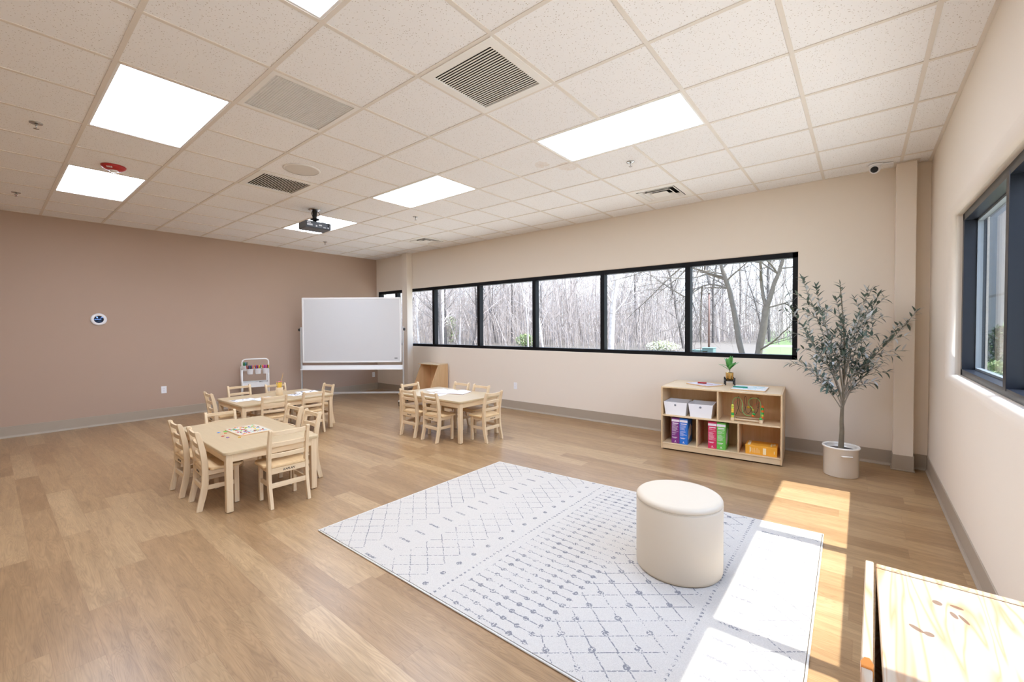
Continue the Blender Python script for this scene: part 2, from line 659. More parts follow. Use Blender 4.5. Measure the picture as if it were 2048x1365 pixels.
def text_mesh(name, s, size, mat, parent, loc, rot=(0, 0, 0), depth=0.0006, bold=False, shear=0.0):
    cu = bpy.data.curves.new(name, 'FONT')
    cu.body = s
    cu.size = size
    cu.extrude = depth
    cu.align_x = 'CENTER'
    cu.align_y = 'CENTER'
    if bold:
        cu.offset = size * 0.02
    cu.shear = shear
    tmp = bpy.data.objects.new('tmp', cu)
    C.objects.link(tmp)
    bpy.context.view_layer.update()
    me = bpy.data.meshes.new_from_object(tmp.evaluated_get(bpy.context.evaluated_depsgraph_get()))
    bpy.data.objects.remove(tmp)
    bpy.data.curves.remove(cu)
    me.materials.clear()
    me.materials.append(MT[mat])
    o = bpy.data.objects.new(name, me)
    C.objects.link(o)
    o.parent = parent
    o.location = loc
    o.rotation_euler = rot
    return o


# ================================================================ room shell
mb = MB()
mb.box((XL - 0.3, YF - 0.3, -0.1), (XR + 0.2, YB + 0.2, 0.0))
struct(mb.build('floor', 'floor'))


def wall_with_opening(name, axis, pos, thick, u0, u1, z0, z1, op, r, mat, sign):
    """wall whose room face lies at coordinate pos on axis, opening op=(ua,ub,za,zb) with a bullnose reveal of radius r; sign = outward direction"""
    ua, ub, za, zb = op
    b = bmesh.new()

    def P(u, z, d):
        q = pos + sign * d
        return Vector((q, u, z)) if axis == 0 else Vector((u, q, z))

    def ring(e, d):
        return [b.verts.new(P(u, z, d)) for u, z in ((ua - e, za - e), (ub + e, za - e), (ub + e, zb + e), (ua - e, zb + e))]
    outer = [b.verts.new(P(u, z, 0)) for u, z in ((u0, z0), (u1, z0), (u1, z1), (u0, z1))]
    steps = 6
    rings = [outer]
    for i in range(steps + 1):
        a = PI / 2 * i / steps
        rings.append(ring(r * (1 - math.sin(a)), r * (1 - math.cos(a))))
    rings.append(ring(0, thick))
    rings.append([b.verts.new(P(u, z, thick)) for u, z in ((u0, z0), (u1, z0), (u1, z1), (u0, z1))])
    for i in range(len(rings) - 1):
        A, B = rings[i], rings[i + 1]
        for k in range(4):
            f = b.faces.new((A[k], A[(k + 1) % 4], B[(k + 1) % 4], B[k]))
            f.smooth = 2 <= i <= steps
    A, B = rings[0], rings[-1]
    for k in range(4):
        b.faces.new((A[k], B[k], B[(k + 1) % 4], A[(k + 1) % 4]))
    bmesh.ops.recalc_face_normals(b, faces=b.faces[:])
    me = bpy.data.meshes.new(name)
    b.to_mesh(me)
    b.free()
    me.materials.append(MT[mat])
    o = bpy.data.objects.new(name, me)
    C.objects.link(o)
    struct(o)
    return o


BZ0, BZ1, BX0, BX1 = 1.03, 2.24, -8.62, -0.55
RZ0, RZ1, RY0, RY1 = 1.035, 2.25, -1.50, 4.69
wall_with_opening('wall_back', 1, YB, 0.22, XL - 0.2, XR + 0.2, 0, ZC + 0.3, (BX0, BX1, BZ0, BZ1), 0.018, 'wall', 1)
wall_with_opening('wall_right', 0, XR, 0.22, YF - 0.2, YB, 0, ZC + 0.3, (RY0, RY1, RZ0, RZ1), 0.05, 'wall', 1)
mb = MB()
mb.box((XL - 0.2, YF - 0.2, 0), (XL, YB, ZC + 0.3))
struct(mb.build('wall_left', 'wall_brown'))
mb = MB()
mb.box((XL, YF - 0.2, 0), (XR, YF, ZC + 0.3))
struct(mb.build('wall_front', 'wall'))

# two boxed-in columns against the window wall
COLS = [(-7.534, -7.365, 5.588), (0.255, 0.402, 5.588)]
for i, (a, b_, y) in enumerate(COLS):
    mb = MB()
    mb.box((a, y, 0), (b_, YB, ZC - (0.0 if i == 0 else 0.008)), 0.004, 1)
    struct(mb.build('wall_column', 'wall'))


def base_profile(h=0.152):
    return [(0, 0), (0.016, 0), (0.016, 0.006), (0.009, 0.018), (0.006, 0.03), (0.006, h - 0.003), (0.003, h), (0, h)]


def baseboard(name, p0, p1, h=0.152):
    """cove base from p0 to p1 with the wall on its left-hand side"""
    p0, p1 = Vector((*p0, 0)), Vector((*p1, 0))
    d = (p1 - p0).normalized()
    n = Vector((d.y, -d.x, 0))
    mb = MB()
    prof = base_profile(h)
    A = [mb.b.verts.new(p0 + n * q + Vector((0, 0, z))) for q, z in prof]
    B = [mb.b.verts.new(p1 + n * q + Vector((0, 0, z))) for q, z in prof]
    k = len(prof)
    mb.b.faces.new(A)
    mb.b.faces.new(list(reversed(B)))
    for i in range(k):
        mb.b.faces.new((A[i], B[i], B[(i + 1) % k], A[(i + 1) % k]))
    bmesh.ops.recalc_face_normals(mb.b, faces=mb.b.faces[:])
    return struct(mb.build(name, 'base'))


baseboard('baseboard_left', (XL, YF), (XL, YB))
baseboard('baseboard_back', (XL, YB), (COLS[0][0], YB))
baseboard('baseboard_back', (COLS[0][1], YB), (COLS[1][0], YB))
baseboard('baseboard_back', (COLS[1][1], YB), (XR, YB))
baseboard('baseboard_right', (XR, YB), (XR, YF))
baseboard('baseboard_front', (XR, YF), (XL, YF))
for a, b_, y in COLS:
    mb = MB()
    e = 0.006
    mb.box((a - e, y - e, 0.0), (b_ + e, YB, 0.152), 0.003, 1)
    mb.box((a - 0.014, y - 0.014, 0.0), (b_ + 0.014, YB, 0.012), 0.003, 1)
    struct(mb.build('baseboard_column', 'base'))

# ---------------------------------------------------------------- lay-in ceiling
LIGHTS = [(-9, -2), (-5, -2), (-1, -2), (-9, 2), (-5, 2), (-1, 2)]
VENTS = [(-1, 0, 'return'), (-3, -1, 'egg'), (-6, 0, 'return2'), (-1, 5, 'diffuser'), (-8, 5, 'diffuser')]
skip = set()
for i, j in LIGHTS:
    skip |= {(i, j), (i + 1, j)}
for i, j, _ in VENTS:
    skip.add((i, j))
i0, i1 = math.floor((XL - GX) / TILE), math.floor((XR - GX) / TILE)
j0, j1 = math.floor((YF - GY) / TILE), math.floor((YB - GY) / TILE)
mb = MB()
for i in range(i0, i1 + 1):
    for j in range(j0, j1 + 1):
        if (i, j) in skip:
            continue
        x0, x1 = max(XL, GX + i * TILE), min(XR, GX + (i + 1) * TILE)
        y0, y1 = max(YF, GY + j * TILE), min(YB, GY + (j + 1) * TILE)
        mb.box((x0, y0, ZC), (x1, y1, ZC + 0.015))
mb.box((XL - 0.2, YF - 0.2, ZC + 0.3), (XR + 0.25, YB + 0.25, ZC + 0.45))
struct(mb.build('ceiling', 'tile'))
mb = MB()
TW = 0.012
for j in range(j0 + 1, j1 + 1):
    y = GY + j * TILE
    mb.box((XL + 0.022, y - TW, ZC - 0.004), (XR - 0.022, y + TW, ZC + 0.0005))
for i in range(i0 + 1, i1 + 1):
    x = GX + i * TILE
    for j in range(j0, j1 + 1):
        if (i - 1, j) in LIGHTS:
            continue
        mb.box((x - TW, max(YF + 0.022, GY + j * TILE + TW), ZC - 0.004), (x + TW, min(YB - 0.022, GY + (j + 1) * TILE - TW), ZC + 0.0005))
mb.frame(XL, YF, XR, YB, 0.022, ZC - 0.004, ZC + 0.0005)
struct(mb.build('trim_ceiling_grid', 'tbar'))
mb = MB()
mb.box((COLS[1][0] - 0.02, COLS[1][2] - 0.02, ZC - 0.007), (COLS[1][1] + 0.02, YB, ZC - 0.004))
struct(mb.build('trim_column_cap', 'tbar'))


def cell(i, j, w=1, d=1):
    return GX + i * TILE + TW, GX + (i + w) * TILE - TW, GY + j * TILE + TW, GY + (j + d) * TILE - TW


LN = {(-9, -2): 'square-ended lit ceiling panel beyond the red fire alarm, nearest the brown wall',
      (-5, -2): 'large lit ceiling panel between the fire alarm and the camera side, beside the egg-crate grille',
      (-1, -2): 'lit ceiling panel cut off by the top edge of the photo',
      (-9, 2): 'lit ceiling panel behind the hanging projector',
      (-5, 2): 'lit ceiling panel midway between the projector and the stained ceiling tile',
      (-1, 2): 'lit ceiling panel beside the brown water stain and near the window wall'}
for i, j in LIGHTS:
    x0, x1, y0, y1 = cell(i, j, 2)
    t = thing('ceiling_light', LN.get((i, j), 'lit ceiling panel on the camera side of the room, out of the picture'), 'ceiling light', ((x0 + x1) / 2, (y0 + y1) / 2, ZC), 0, 'recessed ceiling light panels')
    hx, hy = (x1 - x0) / 2, (y1 - y0) / 2
    mb = MB()
    mb.frame(-hx, -hy, hx, hy, 0.015, -0.002, 0.03)
    mb.box((-hx, -hy, 0.03), (hx, hy, 0.09))
    mb.build('housing', 'white_metal', t)
    mb = MB()
    mb.box((-hx + 0.014, -hy + 0.014, 0.004), (hx - 0.014, hy - 0.014, 0.008))
    mb.build('diffuser', 'panel_light', t)


def vent_return(i, j, n, label, bw):
    x0, x1, y0, y1 = cell(i, j)
    t = thing('return_air_vent', label, 'air vent', ((x0 + x1) / 2, (y0 + y1) / 2, ZC), 0)
    h = (x1 - x0) / 2
    mb = MB()
    q = 0.055
    mb.frame(-h, -h, h, h, q, -0.008, 0.003)
    mb.build('frame', 'grille', t)
    mb = MB()
    k = h - q
    rot = Matrix.Rotation(math.radians(-8), 3, 'X')
    for m in range(n):
        y = -k + 2 * k * (m + 0.5) / n
        mb.box((-k, y - bw, 0.001), (k, y + bw, 0.003), rot=rot)
    mb.build('louvres', 'grille', t)
    mb = MB()
    mb.box((-h, -h, 0.06), (h, h, 0.07))
    mb.frame(-h, -h, h, h, 0.01, 0.003, 0.06)
    mb.build('duct', 'dark', t)


vent_return(-1, 0, 24, 'large white louvred air vent nearest the camera, two tiles before the long lit panel', 0.0040)
vent_return(-6, 0, 20, 'small-looking dark louvred air vent beside the round ceiling speaker', 0.0034)
# egg-crate
x0, x1, y0, y1 = cell(-3, -1)
t = thing('egg_crate_grille', 'pale egg-crate mesh grille in the ceiling beside the big lit panel', 'air vent', ((x0 + x1) / 2, (y0 + y1) / 2, ZC))
h = (x1 - x0) / 2
mb = MB()
q = 0.03
mb.frame(-h, -h, h, h, q, -0.005, 0.003)
mb.build('frame', 'grille', t)
mb = MB()
k = h - q
n = 34
for m in range(1, n):
    y = -k + 2 * k * m / n
    mb.box((-k, y - 0.002, 0.0), (k, y + 0.002, 0.008))
    mb.box((y - 0.002, -k, 0.0), (y + 0.002, k, 0.008))
mb.build('lattice', 'grille', t)
mb = MB()
mb.box((-h, -h, 0.05), (h, h, 0.06))
mb.frame(-h, -h, h, h, 0.01, 0.003, 0.05)
mb.build('duct', plain('duct_lining', (206, 192, 180), 0.8), t)

# three-way supply diffusers
for i, j, lab in ((-1, 5, 'square supply diffuser with slanted vanes above the right half of the window band'),
                  (-8, 5, 'square supply diffuser near the far ceiling corner above the whiteboard')):
    x0, x1, y0, y1 = cell(i, j)
    t = thing('supply_diffuser', lab, 'air vent', ((x0 + x1) / 2, (y0 + y1) / 2, ZC))
    h = (x1 - x0) / 2
    mb = MB()
    q = 0.07
    mb.frame(-h, -h, h, h, q, -0.004, 0.003)
    mb.build('frame', 'grille', t)
    for (r1, r2, z1, z2) in ((0.205, 0.165, -0.006, 0.028), (0.145, 0.105, -0.008, 0.028)):
        mb = MB()
        prof = [(r1 + 0.010, z1), (r1, z1), (r2, z2)]
        rings = [[mb.b.verts.new((sx * r, sy * r, z)) for sx, sy in ((-1, -1), (1, -1), (1, 1), (-1, 1))] for r, z in prof]
        for a in range(len(rings) - 1):
            for c in range(4):
                mb.b.faces.new((rings[a][c], rings[a][(c + 1) % 4], rings[a + 1][(c + 1) % 4], rings[a + 1][c]))
        o = mb.build('vane', 'grille', t)
        md = o.modifiers.new('thick', 'SOLIDIFY')
        md.thickness = 0.002
    mb = MB()
    mb.box((-0.095, -0.095, -0.010), (0.095, 0.095, -0.004), 0.002, 1)
    mb.build('centre_plate', 'grille', t)
    mb = MB()
    mb.box((-h, -h, 0.07), (h, h, 0.08))
    mb.frame(-h, -h, h, h, 0.01, 0.003, 0.07)
    mb.build('duct', 'dark', t)

# round flush speaker
t = thing('ceiling_speaker', 'round cream flush speaker in the ceiling beside the small dark vent', 'speaker', (GX - 4.5 * TILE, GY + 0.45 * TILE, ZC))
MB().lathe([(0.0, 0.0), (0.165, 0.0), (0.168, -0.004), (0.16, -0.009), (0.152, -0.009)], n=48).build('rim', 'grille', t)
MB().lathe([(0.153, -0.006), (0.12, -0.0085), (0.0, -0.0095)], n=48).build('grille', plain('speaker_grille', (216, 210, 202), 0.7, var=0.05, scale=200), t)


# sprinkler heads
def sprinkler():
    t = thing('sprinkler_head', 'x', 'sprinkler', (0, 0, ZC))
    MB().lathe([(0.0, 0.0), (0.038, 0.0), (0.036, -0.006), (0.018, -0.008), (0.012, -0.004), (0.0, -0.004)], n=24).build('escutcheon', 'steel', t)
    mb = MB()
    mb.tube([(0, 0, -0.004), (0, 0, -0.02)], 0.008, 10)
    mb.tube([(-0.008, 0, -0.015), (-0.012, 0, -0.028), (0, 0, -0.042)], 0.0025, 6)
    mb.tube([(0.008, 0, -0.015), (0.012, 0, -0.028), (0, 0, -0.042)], 0.0025, 6)
    mb.build('body', 'steel', t)
    mb = MB()
    mb.lathe([(0.0, -0.042), (0.016, -0.043), (0.016, -0.045), (0.0, -0.045)], n=16)
    mb.build('deflector', 'steel', t)
    mb = MB()
    mb.tube([(0, 0, -0.018), (0, 0, -0.04)], 0.002, 6)
    mb.build('bulb', 'red', t)
    return t


SPR = [(-4.848, 0.28, 'chrome sprinkler head in the ceiling left of the biggest lit panel'),
       (-7.458, 0.261, 'chrome sprinkler head near the brown wall at the far left of the ceiling'),
       (-1.714, 3.91, 'chrome sprinkler head between the water-stained tile and the supply diffuser'),
       (-4.892, 3.874, 'chrome sprinkler head just beyond the middle lit panel by the window wall'),
       (-7.544, 3.927, 'chrome sprinkler head beyond the projector near the far corner')]
p0 = sprinkler()
for k, (x, y, lab) in enumerate(SPR):
    o = p0 if k == 0 else dup(p0)
    o.location = (x, y, ZC)
    o.rotation_euler = (0, 0, 0.9 * k)
    tag(o, lab, 'sprinkler', 'sprinkler heads in the ceiling')

# red fire strobe
t = thing('fire_alarm_strobe', 'red dome fire alarm with clear strobe and white FIRE lettering on the ceiling', 'fire alarm', (-5.57, 0.815, ZC), math.radians(82))
MB().lathe([(0.0, 0.0), (0.09, 0.0), (0.094, -0.004), (0.086, -0.02), (0.062, -0.036), (0.03, -0.042), (0.0, -0.042)], n=40).build('body', 'red', t)
MB().lathe([(0.034, -0.038), (0.032, -0.05), (0.022, -0.058), (0.0, -0.060)], n=24).build('strobe_lens', plain('clear_lens', (228, 228, 226), 0.08, 0.2), t)
o = text_mesh('lettering', 'FIRE', 0.025, 'white_plastic', t, (0, 0, 0), (0, 0, 0), 0.0008, True)
for v in o.data.vertices:
    a = v.co.x / 0.075 - PI / 2 - 0.42
    # up the letter runs outwards and up the dome's slope
    r_, z_ = 0.0735 + v.co.y * 0.83 + v.co.z * 0.55 + 0.0004, -0.0288 + v.co.y * 0.55 - v.co.z * 0.83 - 0.0004
    v.co = (r_ * math.cos(a), r_ * math.sin(a), z_)

# projector
PJ = (-5.60, 2.78)
t = thing('projector', 'dark grey projector hanging from the ceiling in front of a lit panel', 'projector', (PJ[0], PJ[1], ZC), math.radians(86))
MB().lathe([(0.0, 0.0), (0.075, 0.0), (0.075, -0.008), (0.0, -0.010)], n=28).build('ceiling_plate', 'steel', t)
MB().tube([(0, 0, -0.005), (0, 0, -0.10), (0, 0, -0.17)], [0.03, 0.028, 0.022], 16).build('pole', 'black', t)
mb = MB()
mb.lathe([(0.0, -0.125), (0.055, -0.128), (0.055, -0.138), (0.0, -0.14)], n=20)
mb.tube([(-0.09, -0.07, -0.175), (0, 0, -0.165), (0.09, 0.07, -0.175)], 0.007, 6)
mb.tube([(-0.09, 0.07, -0.175), (0, 0, -0.165), (0.09, -0.07, -0.175)], 0.007, 6)
mb.build('mount_bracket', 'black', t)
mb = MB()
mb.box((-0.165, -0.12, -0.27), (0.165, 0.12, -0.18), 0.012, 2)
b = mb.build('body', plain('projector_grey', (78, 82, 88), 0.45), t)
mb = MB()
mb.box((-0.15, -0.126, -0.262), (0.15, -0.1195, -0.19), 0.002, 1)
mb.build('port_panel', plain('port_panel_grey', (48, 52, 58), 0.4), b)
mb = MB()
for xx, ww, zz, hh in ((-0.125, 0.05, -0.205, 0.014), (-0.115, 0.07, -0.232, 0.022), (-0.03, 0.02, -0.24, 0.02), (0.02, 0.04, -0.226, 0.018), (0.075, 0.035, -0.248, 0.01), (0.12, 0.02, -0.245, 0.016)):
    mb.box((xx - ww / 2, -0.1285, zz - hh / 2), (xx + ww / 2, -0.125, zz + hh / 2), 0.001, 1)
mb.build('port_marking', plain('port_label', (196, 198, 202), 0.4), b)
mb = MB()
mb.tube([(0.03, -0.01, -0.02), (0.05, -0.04, -0.06), (0.03, -0.03, -0.11), (0.07, -0.06, -0.12), (0.12, -0.12, -0.15), (0.13, -0.14, -0.20), (0.12, -0.127, -0.24)], 0.004, 6)
mb.tube([(-0.03, -0.01, -0.02), (-0.055, -0.03, -0.07), (-0.03, -0.02, -0.11), (0.03, -0.06, -0.13), (0.06, -0.10, -0.17), (0.07, -0.127, -0.21)], 0.004, 6)
mb.build('cable', 'black', t)

# dome camera
t = thing('dome_camera', 'small white dome security camera with black eye under the ceiling by the corner column', 'camera', (0.10, 5.50, ZC - 0.005), math.radians(10))
mb = MB()
mb.lathe([(0.0, 0.0), (0.055, 0.0), (0.055, -0.012), (0.045, -0.02), (0.0, -0.02)], n=28)
mb.box((0.0, -0.02, -0.016), (0.13, 0.02, -0.002), 0.005, 2)
mb.build('base', 'white_plastic', t)
mb = MB()
mb.lathe([(0.0, 0.045)] + [(0.045 * math.sin(a), 0.045 * math.cos(a)) for a in [PI * q / 16 for q in range(1, 16)]] + [(0.0, -0.045)], c=(-0.01, -0.01, -0.045), n=28)
b = mb.build('dome', 'white_plastic', t)
mb = MB()
mb.lathe([(0.0, 0.0125), (0.012, 0.011), (0.026, 0.004), (0.031, -0.006)], n=24)
o = mb.build('lens', 'black', b)
o.location = (-0.02, -0.042, -0.062)
o.rotation_euler = Vector((-0.25, -0.8, -0.5)).to_track_quat('Z', 'Y').to_euler()

# ================================================================ windows
def pane_mb(a, b):
    return MB().box(a, b)


FB0, FB1 = YB + 0.02, YB + 0.12
win = thing('window_1', None, None, (0, 0, 0))
struct(win)
mb = MB()
mb.box((BX0, FB0, BZ0), (BX1, FB1, BZ0 + 0.05))
mb.box((BX0, FB0, BZ1 - 0.06), (BX1, FB1, BZ1))
mb.box((BX0, FB0, BZ0), (BX0 + 0.05, FB1, BZ1))
mb.box((BX1 - 0.05, FB0, BZ0), (BX1, FB1, BZ1))
mb.build('frame', 'frame_black', win)
MUL = [-8.0, -6.755, -5.50, -4.235, -2.99, -1.775]
for x in MUL:
    mb = MB()
    mb.box((x, FB0 - 0.002, BZ0 + 0.03), (x + 0.065, FB1, BZ1 - 0.03), 0.002, 1)
    mb.build('mullion', 'frame_black', win)
ed = [BX0 + 0.05] + [v for x in MUL for v in (x, x + 0.065)] + [BX1 - 0.05]
for k in range(0, len(ed), 2):
    MB().box((ed[k] - 0.01, FB1 - 0.04, BZ0 + 0.04), (ed[k + 1] + 0.01, FB1 - 0.034, BZ1 - 0.05)).build('pane', 'glass', win)

FR0, FR1 = XR + 0.082, XR + 0.20
win = thing('window_2', None, None, (0, 0, 0))
struct(win)
mb = MB()
mb.box((FR0, RY0, RZ0), (FR1, RY1, RZ0 + 0.045))
mb.box((FR0, RY0, RZ1 - 0.055), (FR1, RY1, RZ1))
mb.box((FR0, RY0, RZ0), (FR1, RY0 + 0.05, RZ1))
mb.box((FR0, RY1 - 0.05, RZ0), (FR1, RY1, RZ1))
mb.build('frame', 'frame_navy', win)
MUR = [3.37, 2.16, 0.965, -0.26]
for y in MUR:
    mb = MB()
    mb.box((FR0 - 0.002, y, RZ0 + 0.03), (FR1, y + 0.062, RZ1 - 0.03), 0.002, 1)
    mb.build('mullion', 'frame_navy', win)
ed = [RY1 - 0.05] + [v for y in MUR for v in (y + 0.062, y)] + [RY0 + 0.05]
for k in range(0, len(ed), 2):
    MB().box((FR1 - 0.035, ed[k + 1] - 0.01, RZ0 + 0.035), (FR1 - 0.029, ed[k] + 0.01, RZ1 - 0.045)).build('pane', 'glass', win)
    mb = MB()
    a, b_ = ed[k + 1], ed[k]
    for lo, hi in (((a, RZ0 + 0.045), (b_, RZ0 + 0.06)), ((a, RZ1 - 0.07), (b_, RZ1 - 0.055)), ((a, RZ0 + 0.045), (a + 0.012, RZ1 - 0.055)), ((b_ - 0.012, RZ0 + 0.045), (b_, RZ1 - 0.055))):
        mb.box((FR1 - 0.05, lo[0], lo[1]), (FR1 - 0.02, hi[0], hi[1]))
    mb.build('glazing_bead', plain('grey_gasket', (120, 126, 130), 0.4) if k == 0 else bpy.data.materials['grey_gasket'], win)


# ================================================================ wall fittings
def outlet(loc, rot, label):
    """faces local -y"""
    t = thing('wall_outlet', label, 'outlet', loc, rot, 'white wall outlets')
    mb = MB()
    mb.box((-0.035, -0.006, -0.057), (0.035, 0.0, 0.057), 0.003, 2)
    mb.build('cover_plate', 'white_plastic', t)
    for z in (-0.02, 0.02):
        mb = MB()
        mb.box((-0.0165, -0.0085, z - 0.014), (0.0165, -0.005, z + 0.014), 0.004, 2)
        o = mb.build('socket', 'white_plastic', t)
        mb = MB()
        for xx in (-0.006, 0.006):
            mb.box((xx - 0.001, -0.009, z - 0.002), (xx + 0.001, -0.008, z + 0.007))
        mb.build('slots', 'dark', o)
    return t


outlet((XL, 1.80, 0.445), PI / 2, 'white double wall outlet on the brown wall left of the children\'s tables')
outlet((XL, 5.62, 0.345), PI / 2, 'white wall outlet on the brown wall behind the whiteboard stand')
outlet((-4.588, YB, 0.41), 0, 'white wall outlet on the beige wall under the window band')

t = thing('round_wall_mirror', 'small round white-rimmed mirror disc on the brown wall reflecting a window', 'mirror', (XL, 1.063, 1.567))
mb = MB()
mb.lathe([(0.0, 0.0), (0.088, 0.0), (0.09, 0.006), (0.084, 0.018), (0.058, 0.022), (0.052, 0.016)], n=40, axis='x')
mb.build('rim', 'white_plastic', t)
mb = MB()
mb.lathe([(0.054, 0.0165), (0.03, 0.0215), (0.0, 0.0235)], n=32, axis='x')
mb.build('mirror_glass', 'mirror', t)


# ================================================================ furniture: child's ladder-back chair
def make_chair():
    t = thing('child_chair', 'x', 'chair', (0, 0, 0), 0, "children's ladder-back chairs")
    prof = [(-0.162, 0.0), (-0.150, 0.06), (-0.135, 0.13), (-0.124, 0.20), (-0.120, 0.30), (-0.122, 0.38), (-0.132, 0.46), (-0.146, 0.54), (-0.162, 0.612), (-0.158, 0.622), (-0.140, 0.622),
            (-0.128, 0.612), (-0.108, 0.54), (-0.090, 0.46), (-0.080, 0.38), (-0.076, 0.30), (-0.078, 0.20), (-0.092, 0.12), (-0.108, 0.06), (-0.122, 0.0)]
    for s in (-1, 1):
        mb = MB()
        a, b_ = sorted((s * 0.130, s * 0.156))
        mb.prism(prof, 0, a, b_, 0.0035)
        leg = mb.build('leg', 'maple_z', t)
        MB().lathe([(0.0, -0.0), (0.011, 0.0), (0.011, 0.004), (0.0, 0.004)], c=(s * 0.143, -0.142, -0.0005), n=12).build('glide', 'glide', leg)
        mb = MB()
        a, b_ = sorted((s * 0.118, s * 0.146))
        mb.box((a, 0.097, 0.003), (b_, 0.132, 0.309), 0.004, 2)
        leg = mb.build('leg', 'maple_z', t)
        MB().lathe([(0.0, 0.0), (0.011, 0.0), (0.011, 0.004), (0.0, 0.004)], c=(s * 0.132, 0.115, -0.0005), n=12).build('glide', 'glide', leg)
    # seat: rounded front corners, thin at the edge
    mb = MB()
    out_ = []
    w1, w0, yb, yf, r = 0.172, 0.129, -0.118, 0.165, 0.045
    out_ += [(-w0, yb), (w0, yb), (w0, yb + 0.045), (w1 - 0.01, yb + 0.052), (w1, yb + 0.065)]
    for k in range(6):
        a = k / 5 * PI / 2
        out_.append((w1 - r + r * math.cos(a), yf - r + r * math.sin(a)))
    left = [(-x, y) for x, y in reversed(out_[2:])]
    mb.prism(out_ + left, 2, 0.309, 0.331, 0.006)
    mb.build('seat', 'seatwood', t)
    for z0, z1, y in ((0.572, 0.606, -0.137), (0.478, 0.513, -0.114), (0.388, 0.422, -0.103)):
        mb = MB()
        n = 8
        fr, bk = [], []
        for k in range(n + 1):
            x = -0.131 + 0.262 * k / n
            c = -0.012 * (1 - (x / 0.131) ** 2)
            fr.append((x, y + 0.008 + c))
            bk.append((x, y - 0.008 + c))
        mb.prism(fr + list(reversed(bk)), 2, z0, z1, 0.003)
        mb.build('back_slat', 'maple_x', t)
    mb = MB()
    mb.box((-0.131, -0.118, 0.262), (0.131, -0.098, 0.308), 0.002, 1)
    ap = mb.build('apron', 'maple_x', t)
    text_mesh('brand_lettering', 'KAPLAN', 0.024, 'logo', ap, (0.0, -0.1184, 0.284), (PI / 2, 0, 0), 0.0004, True, 0.3)
    mb = MB()
    mb.box((-0.12, 0.105, 0.27), (0.12, 0.122, 0.308), 0.002, 1)
    mb.build('apron', 'maple_x', t)
    for s in (-1, 1):
        mb = MB()
        a, b_ = sorted((s * 0.126, s * 0.141))
        mb.box((a, -0.10, 0.268), (b_, 0.11, 0.308), 0.002, 1)
        mb.build('apron', 'maple_y', t)
        mb = MB()
        mb.box((a, -0.10, 0.155), (b_, 0.11, 0.190), 0.002, 1)
        mb.build('stretcher', 'maple_y', t)
    mb = MB()
    mb.box((-0.131, -0.118, 0.150), (0.131, -0.104, 0.190), 0.002, 1)
    mb.build('stretcher', 'maple_x', t)
    return t


# position of the middle of the rear legs, facing angle, size, label
def ch(x, y, rot, s, lab):
    # the rear feet sit 0.142 behind the origin
    d = Vector((-math.sin(rot), math.cos(rot)))
    return (x + d.x * 0.142 * s, y + d.y * 0.142 * s, rot, s, lab)


CH = [
    ch(-4.555, 1.015, 0.0, 1.0, 'child\'s ladder-back chair at the puzzle table, outer chair of the two on its near side'),
    ch(-4.105, 1.03, math.radians(-4), 1.0, 'child\'s ladder-back chair at the puzzle table, on its near side beside the nearest table leg'),
    ch(-3.565, 1.535, math.radians(88), 1.0, 'child\'s ladder-back chair at the puzzle table with its branded back turned to the rug'),
    ch(-5.19, 1.54, math.radians(-92), 0.90, 'child\'s ladder-back chair at the puzzle table\'s far short end, facing the puzzle'),
    ch(-4.56, 2.02, math.radians(180), 1.0, 'child\'s ladder-back chair behind the puzzle table, close to the second table\'s near chair'),
    ch(-4.12, 1.995, math.radians(178), 1.0, 'child\'s ladder-back chair behind the puzzle table at its corner nearest the rug'),
    ch(-5.70, 2.28, math.radians(78), 0.93, 'child\'s ladder-back chair at the pencil-cup table, in front of the cup on the rug side'),
    ch(-5.68, 2.77, math.radians(88), 0.93, 'child\'s ladder-back chair at the pencil-cup table, rug side, right of the cup'),
    ch(-6.32, 1.75, math.radians(-2), 1.0, 'child\'s ladder-back chair at the pencil-cup table\'s short end nearest the puzzle table'),
    ch(-6.95, 2.30, math.radians(-90), 0.97, 'child\'s ladder-back chair at the pencil-cup table, backed by the white trolley\'s left post'),
    ch(-6.86, 2.76, math.radians(-90), 0.94, 'child\'s ladder-back chair behind the pencil cup, in front of the white trolley'),
    ch(-6.20, 3.25, math.radians(180), 0.94, 'child\'s ladder-back chair at the pencil-cup table\'s short end nearest the whiteboard'),
    ch(-4.57, 3.455, 0.0, 0.99, 'child\'s ladder-back chair on the open-book table\'s near side, nearest the whiteboard'),
    ch(-4.15, 3.465, math.radians(-2), 0.99, 'child\'s ladder-back chair at the open-book table, middle of its three branded backs'),
    ch(-3.53, 3.98, math.radians(90), 0.99, 'child\'s ladder-back chair at the open-book table\'s end closest to the storage shelf'),
    ch(-5.08, 3.89, math.radians(-90), 0.99, 'child\'s ladder-back chair at the open-book table\'s end closest to the whiteboard'),
    ch(-4.52, 4.39, math.radians(180), 0.99, 'child\'s ladder-back chair behind the open-book table, the one nearer the plywood easel box'),
    ch(-4.10, 4.36, math.radians(178), 0.99, 'child\'s ladder-back chair behind the open-book table, the one nearer the wall outlet'),
]
c0 = make_chair()
for k, (x, y, rot, s, lab) in enumerate(CH):
    o = c0 if k == 0 else dup(c0)
    o.location = (x, y, 0.0008)
    o.rotation_euler = (0, 0, rot)
    o.scale = (s, s, s)
    o['label'] = lab


def rounded(hx, hy, r, n=6):
    p = []
    for cx, cy, a0 in ((hx - r, hy - r, 0), (-hx + r, hy - r, 90), (-hx + r, -hy + r, 180), (hx - r, -hy + r, 270)):
        for k in range(n + 1):
            a = math.radians(a0 + 90 * k / n)
            p.append((cx + r * math.cos(a), cy + r * math.sin(a)))
    return p


